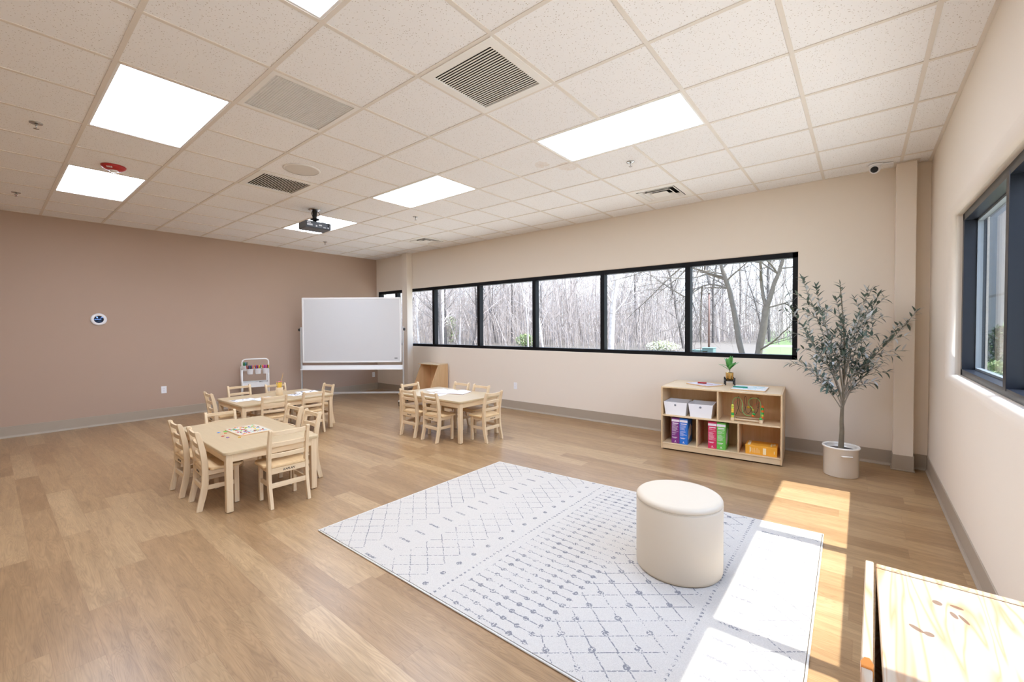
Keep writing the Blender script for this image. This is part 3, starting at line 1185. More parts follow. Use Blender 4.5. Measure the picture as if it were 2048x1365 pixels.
def make_table(label, loc, rot, L, W, H):
    t = thing('child_table', label, 'table', loc, rot, "children's low maple tables")
    mb = MB()
    mb.prism(rounded(L / 2, W / 2, 0.035), 2, H - 0.026, H, 0.006)
    mb.build('tabletop', 'laminate', t)
    for sx in (-1, 1):
        for sy in (-1, 1):
            mb = MB()
            x, y = sx * (L / 2 - 0.042), sy * (W / 2 - 0.042)
            mb.box((x - 0.024, y - 0.024, 0.003), (x + 0.024, y + 0.024, H - 0.026), 0.006, 2)
            leg = mb.build('leg', 'maple_z', t)
            MB().lathe([(0.0, 0.0), (0.014, 0.0), (0.014, 0.004), (0.0, 0.004)], c=(x, y, -0.0005), n=12).build('glide', 'glide', leg)
    for s in (-1, 1):
        mb = MB()
        y = s * (W / 2 - 0.03)
        mb.box((-L / 2 + 0.06, y - 0.009, H - 0.086), (L / 2 - 0.06, y + 0.009, H - 0.026), 0.002, 1)
        mb.build('apron', 'maple_x', t)
        mb = MB()
        x = s * (L / 2 - 0.03)
        mb.box((x - 0.009, -W / 2 + 0.06, H - 0.086), (x + 0.009, W / 2 - 0.06, H - 0.026), 0.002, 1)
        mb.build('apron', 'maple_y', t)
    return t


T1H, T2H, T3H = 0.475, 0.48, 0.52
make_table('low maple children\'s table nearest the camera with the puzzle board on it', (-4.385, 1.505, 0.0008), math.radians(-1.5), 1.33, 0.73, T1H)
make_table('low maple children\'s table in the middle, carrying the cup of pencils', (-6.265, 2.54, 0.0008), math.radians(90), 1.19, 0.88, T2H)
make_table('low maple children\'s table near the window wall with an open book', (-4.345, 3.96, 0.0008), math.radians(0), 1.24, 0.75, T3H)


# ---------------------------------------------------------------- on the puzzle table
COLS_P = [(226, 110, 36), (92, 190, 60), (60, 120, 205), (240, 190, 40), (200, 60, 50), (130, 90, 190), (70, 190, 200), (236, 150, 60), (130, 88, 58)]
for k, c in enumerate(COLS_P):
    MT['p%d' % k] = plain('puzzle_colour_%d' % k, c, 0.5)
PZ = T1H + 0.001
t = thing('puzzle_board', 'pale puzzle board with a colourful picture on the nearest low table', 'puzzle', (-4.39, 1.522, PZ), math.radians(1.0))
mb = MB()
mb.prism(rounded(0.19, 0.134, 0.02), 2, 0.0, 0.008, 0.002)
mb.build('tray', 'ply', t)
mb = MB()
mb.prism(rounded(0.186, 0.130, 0.018), 2, 0.008, 0.0095)
mb.build('printed_field', plain('puzzle_print', (206, 196, 176), 0.5, var=0.12, scale=60), t)
mb = MB()
rnd = random.Random(3)


def jig(mb, cx, cy, z, r, a, mat, h=0.003):
    pts = []
    for k in range(12):
        q = r * (1.0 + (0.35 if k % 3 == 0 else -0.12) + rnd.uniform(-0.08, 0.08))
        pts.append((cx + q * math.cos(a + 2 * PI * k / 12), cy + 0.8 * q * math.sin(a + 2 * PI * k / 12)))
    mb.prism(pts, 2, z, z + h, mat=mat)


for k in range(100):
    x, y = rnd.uniform(-0.165, 0.165), rnd.uniform(-0.11, 0.11)
    jig(mb, x, y, 0.009, rnd.uniform(0.005, 0.012), rnd.uniform(0, 6), rnd.randrange(9), 0.001 + 0.00003 * k)
mb.build('picture_pieces', ['p%d' % q for q in range(9)], t)
LP = [(-4.512, 1.321, 2), (-4.501, 1.377, 1), (-4.435, 1.351, 0), (-4.329, 1.300, 4), (-4.244, 1.311, 5), (-4.172, 1.378, 3)]
LPN = ['blue', 'large green', 'orange', 'red', 'violet', 'yellow']
LPP = ['farthest left of the loose pieces', 'in the middle of the loose pieces', 'beside the green piece', 'near the table edge', 'next to the red piece', 'in front of the board\'s corner']
for k, (x, y, c) in enumerate(LP):
    mb = MB()
    jig(mb, 0, 0, 0.0, 0.022 if k == 1 else 0.013, k, 0)
    jig(mb, 0.012, 0.006, 0.003, 0.006, k + 1, 1, 0.0006)
    o = mb.build('puzzle_piece', ['p%d' % c, 'p%d' % ((c + 4) % 9)], None, (x, y, T1H + 0.0008))
    tag(o, '%s loose puzzle piece on the near table, %s' % (LPN[k], LPP[k]), 'puzzle piece', 'loose puzzle pieces')


# ---------------------------------------------------------------- papers and cup on the second table
def sheet(name, label, loc, rot, w, h, marks, seed, z, cat='paper'):
    t = thing(name, label, cat, (*loc, z), rot)
    mb = MB()
    nx, ny = 6, 6
    rn = random.Random(seed)
    vs = {}
    for i in range(nx + 1):
        for j in range(ny + 1):
            x, y = (i / nx - 0.5) * w, (j / ny - 0.5) * h
            vs[i, j] = mb.b.verts.new((x, y, 0.0012 + 0.0015 * math.sin(3 * x / w + seed) ** 2))
    for i in range(nx):
        for j in range(ny):
            f = mb.b.faces.new((vs[i, j], vs[i + 1, j], vs[i + 1, j + 1], vs[i, j + 1]))
            f.smooth = True
    o = mb.build('sheet', 'paper', t)
    md = o.modifiers.new('thick', 'SOLIDIFY')
    md.thickness = 0.0004
    if marks:
        mb = MB()
        for k in range(marks):
            x, y = rn.uniform(-0.36, 0.36) * w, rn.uniform(-0.36, 0.36) * h
            a = rn.uniform(0.006, 0.025)
            mb.box((x - a, y - a * 0.5, 0.0030), (x + a, y + a * 0.5, 0.0034), rot=Matrix.Rotation(rn.uniform(0, 3), 3, 'Z'))
        mb.build('print_marking', 'ink', t)
    return t


sheet('paper_sheet', 'white worksheet lying by itself at the puzzle-table end of the pencil-cup table', (-6.28, 2.13), 0.1, 0.216, 0.279, 4, 1, T2H)
sheet('paper_sheet', 'white printed worksheet on the pencil-cup table, close to the pencil cup', (-6.17, 2.33), 0.25, 0.216, 0.279, 16, 2, T2H + 0.0035)
sheet('paper_sheet', 'white printed worksheet on the pencil-cup table, whiteboard side of the cup', (-6.18, 2.80), 0.1, 0.216, 0.279, 12, 4, T2H)
sheet('paper_sheet', 'white printed worksheet at the whiteboard end of the pencil-cup table', (-6.31, 2.97), -0.15, 0.216, 0.279, 12, 5, T2H + 0.0035)

CUPX, CUPY = -6.335, 2.60
t = thing('pencil_cup', 'round maple cup full of pencils on the middle low table', 'cup', (CUPX, CUPY, T2H + 0.0005))
mb = MB()
mb.lathe([(0.0, 0.0), (0.043, 0.0), (0.045, 0.003), (0.045, 0.108), (0.043, 0.111), (0.038, 0.108), (0.038, 0.008), (0.0, 0.008)], n=32)
mb.build('body', 'maple_z', t)
MT['pencil'] = plain('yellow_pencil_paint', (232, 190, 60), 0.35)
MT['eraser'] = plain('pink_eraser', (226, 130, 140), 0.7)
MT['ferrule'] = plain('green_ferrule', (70, 140, 96), 0.3, 0.5)
MT['brushwood'] = plain('brush_handle', (226, 176, 90), 0.4)


def pencil_mesh(L=0.185):
    t = thing('pencil', 'yellow pencil standing eraser-up in the maple cup', 'pencil', (0, 0, 0), 0, 'pencils in the maple cup')
    MB().tube([(0, 0, 0), (0, 0, L * 0.93)], 0.0036, 6).build('shaft', 'pencil', t)
    MB().tube([(0, 0, L * 0.93), (0, 0, L * 0.96)], 0.0039, 8).build('ferrule', 'ferrule', t)
    MB().tube([(0, 0, L * 0.96), (0, 0, L)], 0.0036, 8).build('eraser', 'eraser', t)
    return t


pc = pencil_mesh()
rnd = random.Random(11)
for k in range(15):
    o = pc if k == 0 else dup(pc)
    a = 2 * PI * k / 15 + rnd.uniform(-0.15, 0.15)
    rr = 0.026 if k % 2 else 0.012
    bx, by = 0.4 * rr * math.cos(a), 0.4 * rr * math.sin(a)
    tilt = 0.14 if k % 2 else 0.06
    v = Vector((math.cos(a) * tilt, math.sin(a) * tilt, 1)).normalized()
    o.location = (CUPX + bx, CUPY + by, T2H + 0.0095)
    o.rotation_euler = v.to_track_quat('Z', 'Y').to_euler()
t = thing('paintbrush', 'long thin wooden brush sticking up highest from the maple pencil cup', 'brush', (CUPX - 0.012, CUPY - 0.012, T2H + 0.01))
t.rotation_euler = Vector((0.09, 0.20, 1)).normalized().to_track_quat('Z', 'Y').to_euler()
MB().tube([(0, 0, 0), (0, 0, 0.16), (0, 0, 0.27), (0, 0, 0.31)], [0.002, 0.0035, 0.002, 0.001], 8).build('handle', 'brushwood', t)

# ---------------------------------------------------------------- open book and sheets on the third table
t = thing('open_book', 'open picture book with white pages on the table near the window wall', 'book', (-4.36, 4.06, T3H + 0.0005), math.radians(20))
mb = MB()
mb.box((-0.225, -0.15, 0.0), (0.225, 0.15, 0.003), 0.001, 1)
mb.build('cover', plain('book_cover_brown', (128, 84, 56), 0.5), t)
for s in (-1, 1):
    mb = MB()
    pts = [(0.0, 0.003)]
    for k in range(9):
        u = k / 8
        pts.append((0.003 + 0.212 * u, 0.005 + 0.020 * math.sin(PI * min(1, u * 1.15)) * (1 - 0.4 * u)))
    pts.append((0.218, 0.003))
    pts = [(s * x, z) for x, z in pts]
    mb.prism(pts, 1, -0.14, 0.14)
    mb.build('pages', 'paper', t)
sheet('paper_sheet', 'blank white sheet on the open-book table, on the near side of the book', (-4.42, 3.80), 0.3, 0.279, 0.216, 0, 7, T3H)
sheet('paper_sheet', 'blank white sheet on the open-book table, at the whiteboard end', (-4.70, 4.08), 1.2, 0.279, 0.216, 0, 8, T3H)
t = thing('marker_pen', 'small dark blue marker by the edge of the open-book table', 'marker', (-4.33, 3.70, T3H + 0.007), 0.6)
MB().tube([(-0.05, 0, 0), (0.03, 0, 0)], 0.006, 10).build('barrel', 'white_plastic', t)
MB().tube([(0.03, 0, 0), (0.058, 0, 0)], 0.0065, 10).build('cap', 'p2', t)

# ================================================================ white trolley with hanging pen cups
TX, TY, TR = -8.42, 3.045, math.radians(-16)


def TP(dx, dy, z=0.0):
    return (TX + dx * math.cos(TR) - dy * math.sin(TR), TY + dx * math.sin(TR) + dy * math.cos(TR), z)


t = thing('utility_trolley', 'white metal rolling cart with arched handle against the brown wall', 'trolley', (TX, TY, 0), TR)
HW, HD, RT = 0.20, 0.15, 0.011
for s in (-1, 1):
    for d in (-1, 1):
        mb = MB()
        mb.tube([(d * HD, s * HW, 0.06), (d * HD, s * HW, 0.74)], RT, 12)
        mb.build('post', 'white_metal', t)
mb = MB()
pts = [(HD, -HW, 0.72), (HD, -HW, 0.82)]
for k in range(1, 6):
    a = k / 6 * PI / 2
    pts.append((HD + 0.05 * (1 - math.cos(a)), -HW, 0.82 + 0.055 * math.sin(a)))
pts = [(HD, -HW, 0.70), (HD, -HW, 0.83), (HD, -HW + 0.01, 0.862), (HD, -HW + 0.035, 0.878), (HD, -HW + 0.06, 0.882), (HD, HW - 0.06, 0.882), (HD, HW - 0.035, 0.878), (HD, HW - 0.01, 0.862), (HD, HW, 0.83), (HD, HW, 0.70)]
mb.tube(pts, 0.012, 12)
mb.build('handle', 'white_metal', t)
MT['mesh_white'] = plain('tray_white', (226, 226, 224), 0.4, var=0.05, scale=80)
for z in (0.385, 0.12):
    mb = MB()
    mb.box((-HD, -HW, z), (HD, HW, z + 0.006), 0.002, 1)
    for s in (-1, 1):
        mb.box((-HD, s * HW - 0.003, z), (HD, s * HW + 0.003, z + 0.08))
        mb.box((s * HD - 0.003, -HW, z), (s * HD + 0.003, HW, z + 0.08))
    mb.tube([(-HD, -HW, z + 0.08), (HD, -HW, z + 0.08), (HD, HW, z + 0.08), (-HD, HW, z + 0.08)], 0.006, 8, closed=True)
    mb.build('tray', 'mesh_white', t)
mb = MB()
for s in (-1, 1):
    mb.tube([(s * HD, -HW, 0.70), (s * HD, HW, 0.70)], 0.006, 8)
    mb.tube([(-HD, s * HW, 0.70), (HD, s * HW, 0.70)], 0.006, 8)
mb.build('top_rail', 'white_metal', t)
for s in (-1, 1):
    for d in (-1, 1):
        mb = MB()
        mb.lathe([(0.0, -0.01), (0.022, -0.01), (0.025, 0.0), (0.022, 0.01), (0.0, 0.01)], c=(d * HD, s * HW, 0.025), n=18, axis='y')
        mb.box((d * HD - 0.012, s * HW - 0.014, 0.03), (d * HD + 0.012, s * HW + 0.014, 0.062), 0.003, 1)
        mb.build('caster', 'white_plastic', t)
sheet('paper_stack', 'white papers lying in the trolley\'s middle tray', TP(0.0, -0.03)[:2], TR + 0.1, 0.22, 0.30, 0, 9, 0.45)
t = thing('black_scissors', 'black-handled tool lying on the papers in the trolley tray', 'scissors', TP(0.05, 0.09, 0.461), TR + 0.5)
MB().tube([(-0.05, 0, 0), (-0.03, 0.018, 0), (0, 0.01, 0), (0.09, -0.003, 0)], 0.005, 6).build('handle', 'black', t)
MB().tube([(-0.05, 0, 0.0), (-0.03, -0.018, 0), (0, -0.01, 0), (0.09, 0.004, 0)], 0.004, 6).build('blade', 'steel', t)

MK = [(30, 130, 70), (120, 50, 150), (30, 60, 160), (200, 40, 40), (240, 130, 40), (240, 90, 160), (40, 150, 190), (90, 60, 40), (240, 200, 50), (20, 90, 60)]
for k, c in enumerate(MK):
    MT['m%d' % k] = plain('marker_colour_%d' % k, c, 0.35)
buck = [(-0.150, 0.06, 0.05, 'white hanging pen cup at the back left of the trolley, green pens', (0, 0, 6, 9)),
        (-0.085, 0.187, 0.0, 'white hanging pen cup on the trolley front nearest its left post, scissors and markers', (3, 7, 2, 9, 1, 4)),
        (0.035, 0.187, 0.0, 'middle white hanging pen cup on the trolley front, red and blue markers', (3, 2, 3, 8, 0)),
        (0.152, 0.187, 0.0, 'white hanging pen cup on the trolley front by its right post, pink and orange markers', (4, 5, 1, 5, 7, 8))]
mkproto = {}


def marker(c):
    if c not in mkproto:
        t = thing('marker', 'x', 'marker', (0, 0, 0), 0, 'felt markers in the hanging pen cups')
        MB().tube([(0, 0, 0), (0, 0, 0.10)], 0.0075, 10).build('barrel', 'white_plastic', t)
        MB().tube([(0, 0, 0.088), (0, 0, 0.142), (0, 0, 0.148)], [0.0086, 0.008, 0.005], 10).build('cap', 'm%d' % c, t)
        mkproto[c] = t
        return t
    return dup(mkproto[c])


CN = ['green', 'purple', 'dark blue', 'red', 'orange', 'pink', 'teal', 'brown', 'yellow', 'dark green']
for bi, (dy, dx, dz, lab, cols) in enumerate(buck):
    bz = 0.62 + dz
    t = thing('hanging_pen_cup', lab, 'pen cup', TP(dx, dy, bz), TR, 'white pen cups hung on the trolley')
    mb = MB()
    mb.lathe([(0.0, 0.0), (0.040, 0.0), (0.042, 0.003), (0.049, 0.088), (0.051, 0.09), (0.048, 0.091), (0.040, 0.006), (0.0, 0.006)], n=28, sx=0.7)
    mb.build('cup', 'white_plastic', t)
    mb = MB()
    if dx > 0.15:
        mb.tube([(-0.034, 0, 0.085), (-0.04, 0, 0.095), (-0.044, 0, 0.085)], 0.003, 6)
    mb.build('hook', 'white_plastic', t) if dx > 0.15 else mb.b.free()
    where = ['at the back left', 'next to the left post', 'in the middle', 'by the right post'][bi]
    for k, c in enumerate(cols):
        o = marker(c)
        n = len(cols)
        yy = (k - (n - 1) / 2) * 0.0128
        o.location = TP(dx + (0.008 if k % 2 else -0.008), dy + yy, bz + 0.008)
        v = Matrix.Rotation(TR, 3, 'Z') @ Vector((0.05 if k % 2 else -0.05, yy * 3.5, 1)).normalized()
        o.rotation_euler = v.to_track_quat('Z', 'Y').to_euler()
        o['label'] = '%s-capped marker %s the trolley pen cup %s' % (CN[c], 'leaning out of' if k == n - 1 else ('at the front of' if k % 2 else 'at the back of'), where)

# ================================================================ mobile whiteboard
WD = 7.97
cx, cy = -7.345, 4.315
t = thing('mobile_whiteboard', 'large white dry-erase board on a wheeled stand before the brown wall', 'whiteboard', (cx, cy, 0), YAW)
BW = 0.92
z0, z1 = 0.775, 1.985
mb = MB()
mb.box((-BW + 0.02, -0.012, z0 + 0.02), (BW - 0.02, 0.012, z1 - 0.02))
bd = mb.build('board', 'board', t)
mb = MB()
mb.box((-BW, -0.016, z0), (BW, 0.016, z0 + 0.03), 0.004, 1)
mb.box((-BW, -0.016, z1 - 0.03), (BW, 0.016, z1), 0.004, 1)
mb.box((-BW, -0.016, z0), (-BW + 0.03, 0.016, z1), 0.004, 1)
mb.box((BW - 0.03, -0.016, z0), (BW, 0.016, z1), 0.004, 1)
mb.build('board_frame', 'white_metal', bd)
mb = MB()
mb.box((BW - 0.13, -0.0135, z0 + 0.065), (BW - 0.075, -0.012, z0 + 0.09))
mb.build('maker_badge', plain('badge_grey', (130, 130, 130), 0.5), bd)
for s in (-1, 1):
    mb = MB()
    mb.box((s * (BW + 0.028) - 0.012, -0.016, 0.10), (s * (BW + 0.028) + 0.012, 0.016, 1.44), 0.003, 1)
    mb.build('post', 'aluminium', t)
    mb = MB()
    mb.lathe([(0.0, 0.0), (0.026, 0.0), (0.028, 0.006), (0.024, 0.03), (0.0, 0.03)], n=20, axis='x', c=(0, 0, 0))
    o = mb.build('pivot_knob', 'black', t)
    o.location = (s * (BW + 0.04), 0, 1.39)
    o.rotation_euler = (0, 0, 0 if s > 0 else PI)
    mb = MB()
    mb.box((s * (BW + 0.028) - 0.02, -0.32, 0.085), (s * (BW + 0.028) + 0.02, 0.32, 0.11), 0.004, 1)
    mb.build('foot', 'aluminium', t)
    for d in (-1, 1):
        mb = MB()
        mb.lathe([(0.0, -0.012), (0.03, -0.012), (0.033, 0.0), (0.03, 0.012), (0.0, 0.012)], c=(s * (BW + 0.028), d * 0.29, 0.0335), n=20, axis='x')
        mb.box((s * (BW + 0.028) - 0.018, d * 0.29 - 0.02, 0.045), (s * (BW + 0.028) + 0.018, d * 0.29 + 0.02, 0.088), 0.004, 1)
        mb.build('caster', 'black', t)
mb = MB()
mb.box((-BW - 0.016, -0.07, 0.645), (BW + 0.016, 0.02, 0.65), 0.001, 1)
mb.box((-BW - 0.016, -0.075, 0.645), (BW + 0.016, -0.070, 0.665), 0.001, 1)
mb.box((-BW - 0.016, 0.01, 0.645), (BW + 0.016, 0.016, 0.725), 0.001, 1)
mb.build('pen_tray', 'white_metal', t)
mb = MB()
mb.box((-BW - 0.016, -0.012, 0.195), (BW + 0.016, 0.012, 0.225), 0.003, 1)
mb.build('crossbar', 'aluminium', t)

# ================================================================ plywood easel box by the wall
t = thing('plywood_book_easel', 'open-fronted plywood box with slanted sides standing by the window wall', 'shelf', (-6.52, YB - 0.025, 0))
HX = 0.26
sidep = [(0.0, 0.0), (0.0, 0.695), (-0.245, 0.695), (-0.56, 0.0)]
for s, nm in ((1, 'side_panel'), (-1, 'side_panel')):
    mb = MB()
    a, b_ = sorted((s * HX, s * (HX - 0.015)))
    mb.prism(sidep, 0, a, b_, 0.001)
    mb.build(nm, 'ply', t)
mb = MB()
mb.box((-HX - 0.03, -0.29, 0.6955), (HX + 0.0, 0.0, 0.7125), 0.002, 1)
mb.build('top_panel', 'birch_x', t)
mb = MB()
mb.box((-HX + 0.015, -0.015, 0.02), (HX - 0.015, 0.0, 0.695))
mb.build('back_panel', 'ply', t)
mb = MB()
mb.box((-HX + 0.015, -0.52, 0.03), (HX - 0.015, -0.015, 0.045))
mb.build('bottom_shelf', 'ply', t)

# ================================================================ storage shelf by the window
SX, SY, SR = -1.78, 4.91, math.atan2(0.094, 1.182)
SL, SD_, SH = 1.186, 0.70, 0.727


def S(s, d, z):
    return (SX + s * math.cos(SR) - d * math.sin(SR), SY + s * math.sin(SR) + d * math.cos(SR), z)


t = thing('storage_shelf', 'low birch two-sided shelf unit with five cubbies under the window', 'shelf', (SX, SY, 0), SR)
P_ = 0.016
for x in (0, SL - P_):
    mb = MB()
    mb.box((x, 0, 0.012), (x + P_, SD_, SH), 0.0025, 1)
    mb.build('side_panel', 'birch', t)
mb = MB()
mb.box((P_, 0.002, SH - 0.017), (SL - P_, SD_ - 0.002, SH - 0.0005), 0.002, 1)
mb.build('top_panel', 'birch_x', t)
mb = MB()
mb.box((P_, 0.006, 0.386), (SL - P_, SD_ - 0.006, 0.402), 0.002, 1)
mb.build('middle_shelf', 'birch_x', t)
mb = MB()
mb.box((P_, 0.003, 0.066), (SL - P_, SD_ - 0.003, 0.080), 0.002, 1)
mb.build('bottom_shelf', 'birch_x', t)
for y in (0.006, SD_ - 0.022):
    mb = MB()
    mb.box((P_, y, 0.014), (SL - P_, y + 0.016, 0.066), 0.001, 1)
    mb.build('kick_board', 'birch_x', t)
mb = MB()
mb.box((P_, 0.345, 0.080), (SL - P_, 0.355, SH - 0.017))
mb.build('back_panel', 'ply', t)
for x, za, zb in ((0.586, 0.402, SH - 0.017), (0.378, 0.080, 0.386), (0.785, 0.080, 0.386)):
    mb = MB()
    mb.box((x, 0.006, za), (x + P_, 0.345, zb), 0.002, 1)
    mb.build('divider', 'birch', t)
    mb = MB()
    mb.box((x, 0.355, za), (x + P_, SD_ - 0.006, zb), 0.002, 1)
    mb.build('divider', 'birch', t)
for x in (0.03, SL - 0.03):
    for y in (0.05, SD_ - 0.05):
        mb = MB()
        mb.lathe([(0.0, 0.0), (0.022, 0.0), (0.022, 0.014), (0.0, 0.014)], c=(x, y, 0.0), n=16)
        mb.build('foot', 'glide', t)

# bins
for k, (a, lab) in enumerate(((0.022, 'open white plastic bin in the shelf\'s top left cubby, against the side panel'), (0.290, 'open white plastic bin in the shelf\'s top left cubby, against the divider'))):
    t = thing('storage_bin', lab, 'bin', S(a + 0.128, 0.165, 0.4025), SR, 'white plastic bins')
    mb = MB()
    hx, hy, h, q = 0.126, 0.145, 0.148, 0.018
    rr = []
    for (ex, ey, z) in ((hx - q, hy - q, 0), (hx, hy, h), (hx - 0.005, hy - 0.005, h), (hx - q - 0.005, hy - q - 0.005, 0.004)):
        rr.append([mb.b.verts.new((sx * ex, sy * ey, z)) for sx, sy in ((-1, -1), (1, -1), (1, 1), (-1, 1))])
    mb.b.faces.new(list(reversed(rr[0])))
    mb.b.faces.new(rr[3])
    for a_ in range(3):
        for c in range(4):
            mb.b.faces.new((rr[a_][c], rr[a_][(c + 1) % 4], rr[a_ + 1][(c + 1) % 4], rr[a_ + 1][c]))
    mb.build('body', 'white_plastic', t)
    mb = MB()
    mb.lathe([(0.0, 0.003), (0.010, 0.003), (0.012, 0.0), (0.012, -0.004)], n=20, axis='y')
    o = mb.build('finger_hole_grommet', plain('grommet_grey', (120, 122, 132), 0.4) if k == 0 else bpy.data.materials['grommet_grey'], t)
    o.location = (0, -hy + 0.0035, h * 0.78)
    o.rotation_euler = (0, 0, PI)


# boxed sets
def boxset(label, s0, s1, za, zb, d0, d1, col, grp, flat=False):
    t = thing('boxed_game', label, 'box', S((s0 + s1) / 2, d0, za + 0.0008), SR, grp)
    w_, h_, dp = s1 - s0 - 0.001, zb - za, d1 - d0
    m = plain('box_print_%d_%d' % (col[0], col[1]), col, 0.4, var=0.05)
    mb = MB()
    mb.box((-w_ / 2, 0, 0), (w_ / 2, dp, h_), 0.0015, 1)
    mb.build('carton', m, t)
    mb = MB()
    rn = random.Random(col[0])
    if not flat:
        mb.box((-w_ / 2 + 0.0005, -0.0008, h_ * 0.85), (w_ / 2 - 0.0005, 0.0, h_ * 0.94))
        mb.box((-w_ * 0.38, -0.0008, h_ * 0.77), (w_ * 0.38, 0.0, h_ * 0.805))
        z = h_ * 0.73
        while z > h_ * 0.30:
            ww = rn.uniform(0.2, 0.42) * w_
            mb.box((-w_ * 0.42, -0.0007, z), (-w_ * 0.42 + 2 * ww, 0.0, z + 0.0022))
            z -= 0.0085 if rn.random() < 0.8 else 0.016
        mb.box((-w_ * 0.40, -0.0008, h_ * 0.21), (-w_ * 0.36, 0.0, h_ * 0.26))
        mb.box((-w_ * 0.3, -0.0008, h_ * 0.23), (w_ * 0.22, 0.0, h_ * 0.245))
        mb.box((-w_ * 0.3, -0.0008, h_ * 0.20), (w_ * 0.12, 0.0, h_ * 0.215))
        mb.lathe([(0.0, 0.0), (0.006, 0.0)], c=(0, -0.0009, h_ * 0.085), n=12, axis='y')
        mb.box((-w_ * 0.15, -0.0008, h_ * 0.04), (w_ * 0.15, 0.0, h_ * 0.05))
        # picture panel on the right face
        mb.prism([(0.03, h_ * 0.25), (0.06, h_ * 0.15), (0.17, h_ * 0.30), (0.20, h_ * 0.60), (0.14, h_ * 0.75), (0.05, h_ * 0.55)], 0, w_ / 2, w_ / 2 + 0.0008)
    else:
        mb.box((-w_ * 0.36, -0.0008, h_ * 0.15), (-w_ * 0.34, 0.0, h_ * 0.85))
        mb.box((-w_ * 0.33, -0.0008, h_ * 0.3), (-w_ * 0.31, 0.0, h_ * 0.75))
        for k in range(8):
            x = -w_ * 0.26 + k * w_ * 0.03
            mb.box((x, -0.0008, h_ * 0.2), (x + 0.0018, 0.0, h_ * rn.uniform(0.5, 0.85)))
        mb.box((w_ * 0.06, -0.0008, h_ * 0.12), (w_ * 0.16, 0.0, h_ * 0.82))
        mb.box((w_ * 0.40, -0.0008, h_ * 0.3), (w_ * 0.42, 0.0, h_ * 0.62))
        mb.box((-w_ * 0.44, dp * 0.08, h_), (-w_ * 0.35, dp * 0.92, h_ + 0.0008))
        mb.box((w_ * 0.28, dp * 0.2, h_), (w_ * 0.33, dp * 0.8, h_ + 0.0008))
        mb.box((w_ * 0.36, dp * 0.45, h_), (w_ * 0.43, dp * 0.8, h_ + 0.0008))
    mb.build('printed_panel', plain('print_pale_%d' % col[0], (232, 222, 226) if not flat else (246, 226, 180), 0.5, var=0.1, scale=60), t)


G = 'activity boxes standing in the lower cubbies'
boxset('tall purple activity box in the lower left cubby', 0.109, 0.196, 0.080, 0.370, 0.03, 0.27, (118, 44, 118), G)
boxset('tall blue activity box in the lower left cubby', 0.197, 0.284, 0.080, 0.370, 0.03, 0.27, (38, 112, 200), G)
boxset('tall pink-red activity box in the lower middle cubby', 0.495, 0.582, 0.080, 0.370, 0.03, 0.27, (206, 48, 90), G)
boxset('tall green activity box in the lower middle cubby', 0.583, 0.670, 0.080, 0.370, 0.03, 0.27, (104, 184, 78), G)
boxset('orange-yellow activity box lying on its side in the lower right cubby', 0.857, 1.143, 0.080, 0.172, 0.03, 0.25, (236, 166, 52), G, True)

# bead maze
t = thing('bead_maze', 'wooden bead maze with black and green wires in the shelf\'s upper right cubby', 'toy', S(0.865, 0.06, 0.4025), SR)
for x in (-0.135, 0.130):
    mb = MB()
    mb.box((x - 0.016, 0.0, 0.0), (x + 0.016, 0.16, 0.034), 0.003, 1)
    mb.build('end_block', 'maple_y', t)
for y in (0.016, 0.144):
    mb = MB()
    mb.tube([(-0.12, y, 0.017), (0.12, y, 0.017)], 0.010, 12)
    mb.build('dowel', 'maple_x', t)
MT['wire_g'] = plain('green_wire', (110, 205, 120), 0.4)
MT['wire_r'] = plain('red_wire', (220, 90, 96), 0.4)
MT['wire_k'] = plain('black_wire', (32, 34, 36), 0.4)


def smooth_pts(P, k=8):
    o = []
    P = [Vector(p) for p in P]
    for i in range(len(P) - 1):
        a, b_, c, d = P[max(i - 1, 0)], P[i], P[i + 1], P[min(i + 2, len(P) - 1)]
        for q in range(k):
            u = q / k
            o.append(0.5 * ((2 * b_) + (-a + c) * u + (2 * a - 5 * b_ + 4 * c - d) * u * u + (-a + 3 * b_ - 3 * c + d) * u ** 3))
    o.append(P[-1])
    return o


mb = MB()
gp = [(-0.135, 0.016, 0.034), (-0.135, 0.016, 0.17), (-0.13, 0.016, 0.22), (-0.10, 0.018, 0.25), (-0.06, 0.02, 0.238), (-0.042, 0.02, 0.19), (-0.045, 0.02, 0.13), (-0.02, 0.02, 0.075), (0.03, 0.02, 0.07), (0.058, 0.02, 0.11),
      (0.045, 0.02, 0.15), (0.018, 0.02, 0.19), (0.022, 0.02, 0.235), (0.06, 0.018, 0.257), (0.10, 0.016, 0.25), (0.125, 0.016, 0.21), (0.128, 0.016, 0.12), (0.128, 0.016, 0.034)]
mb.tube(smooth_pts(gp), 0.0022, 6)
mb.build('green_wire', 'wire_g', t)
mb = MB()
kp = []
for k in range(0, 97):
    u = k / 96
    kp.append((-0.105 + 0.215 * u, 0.08 + 0.035 * math.sin(2 * PI * 3.5 * u + 0.6), 0.17 - 0.085 * math.cos(2 * PI * 3.5 * u + PI)))
kp = [(-0.115, 0.08, 0.034)] + kp + [(0.132, 0.09, 0.16), (0.135, 0.09, 0.034)]
kp = []
for k in range(0, 113):
    u = k / 112
    ph = 2 * PI * 4 * u
    kp.append((-0.112 + 0.235 * u + 0.022 * math.sin(ph), 0.08 - 0.03 * math.sin(ph * 0.5), 0.168 - 0.09 * math.cos(ph)))
kp = [(-0.118, 0.08, 0.034)] + kp[6:-6] + [(0.136, 0.10, 0.17), (0.136, 0.10, 0.034)]
mb.tube(kp, 0.0022, 6)
mb.build('black_wire', 'wire_k', t)
mb = MB()
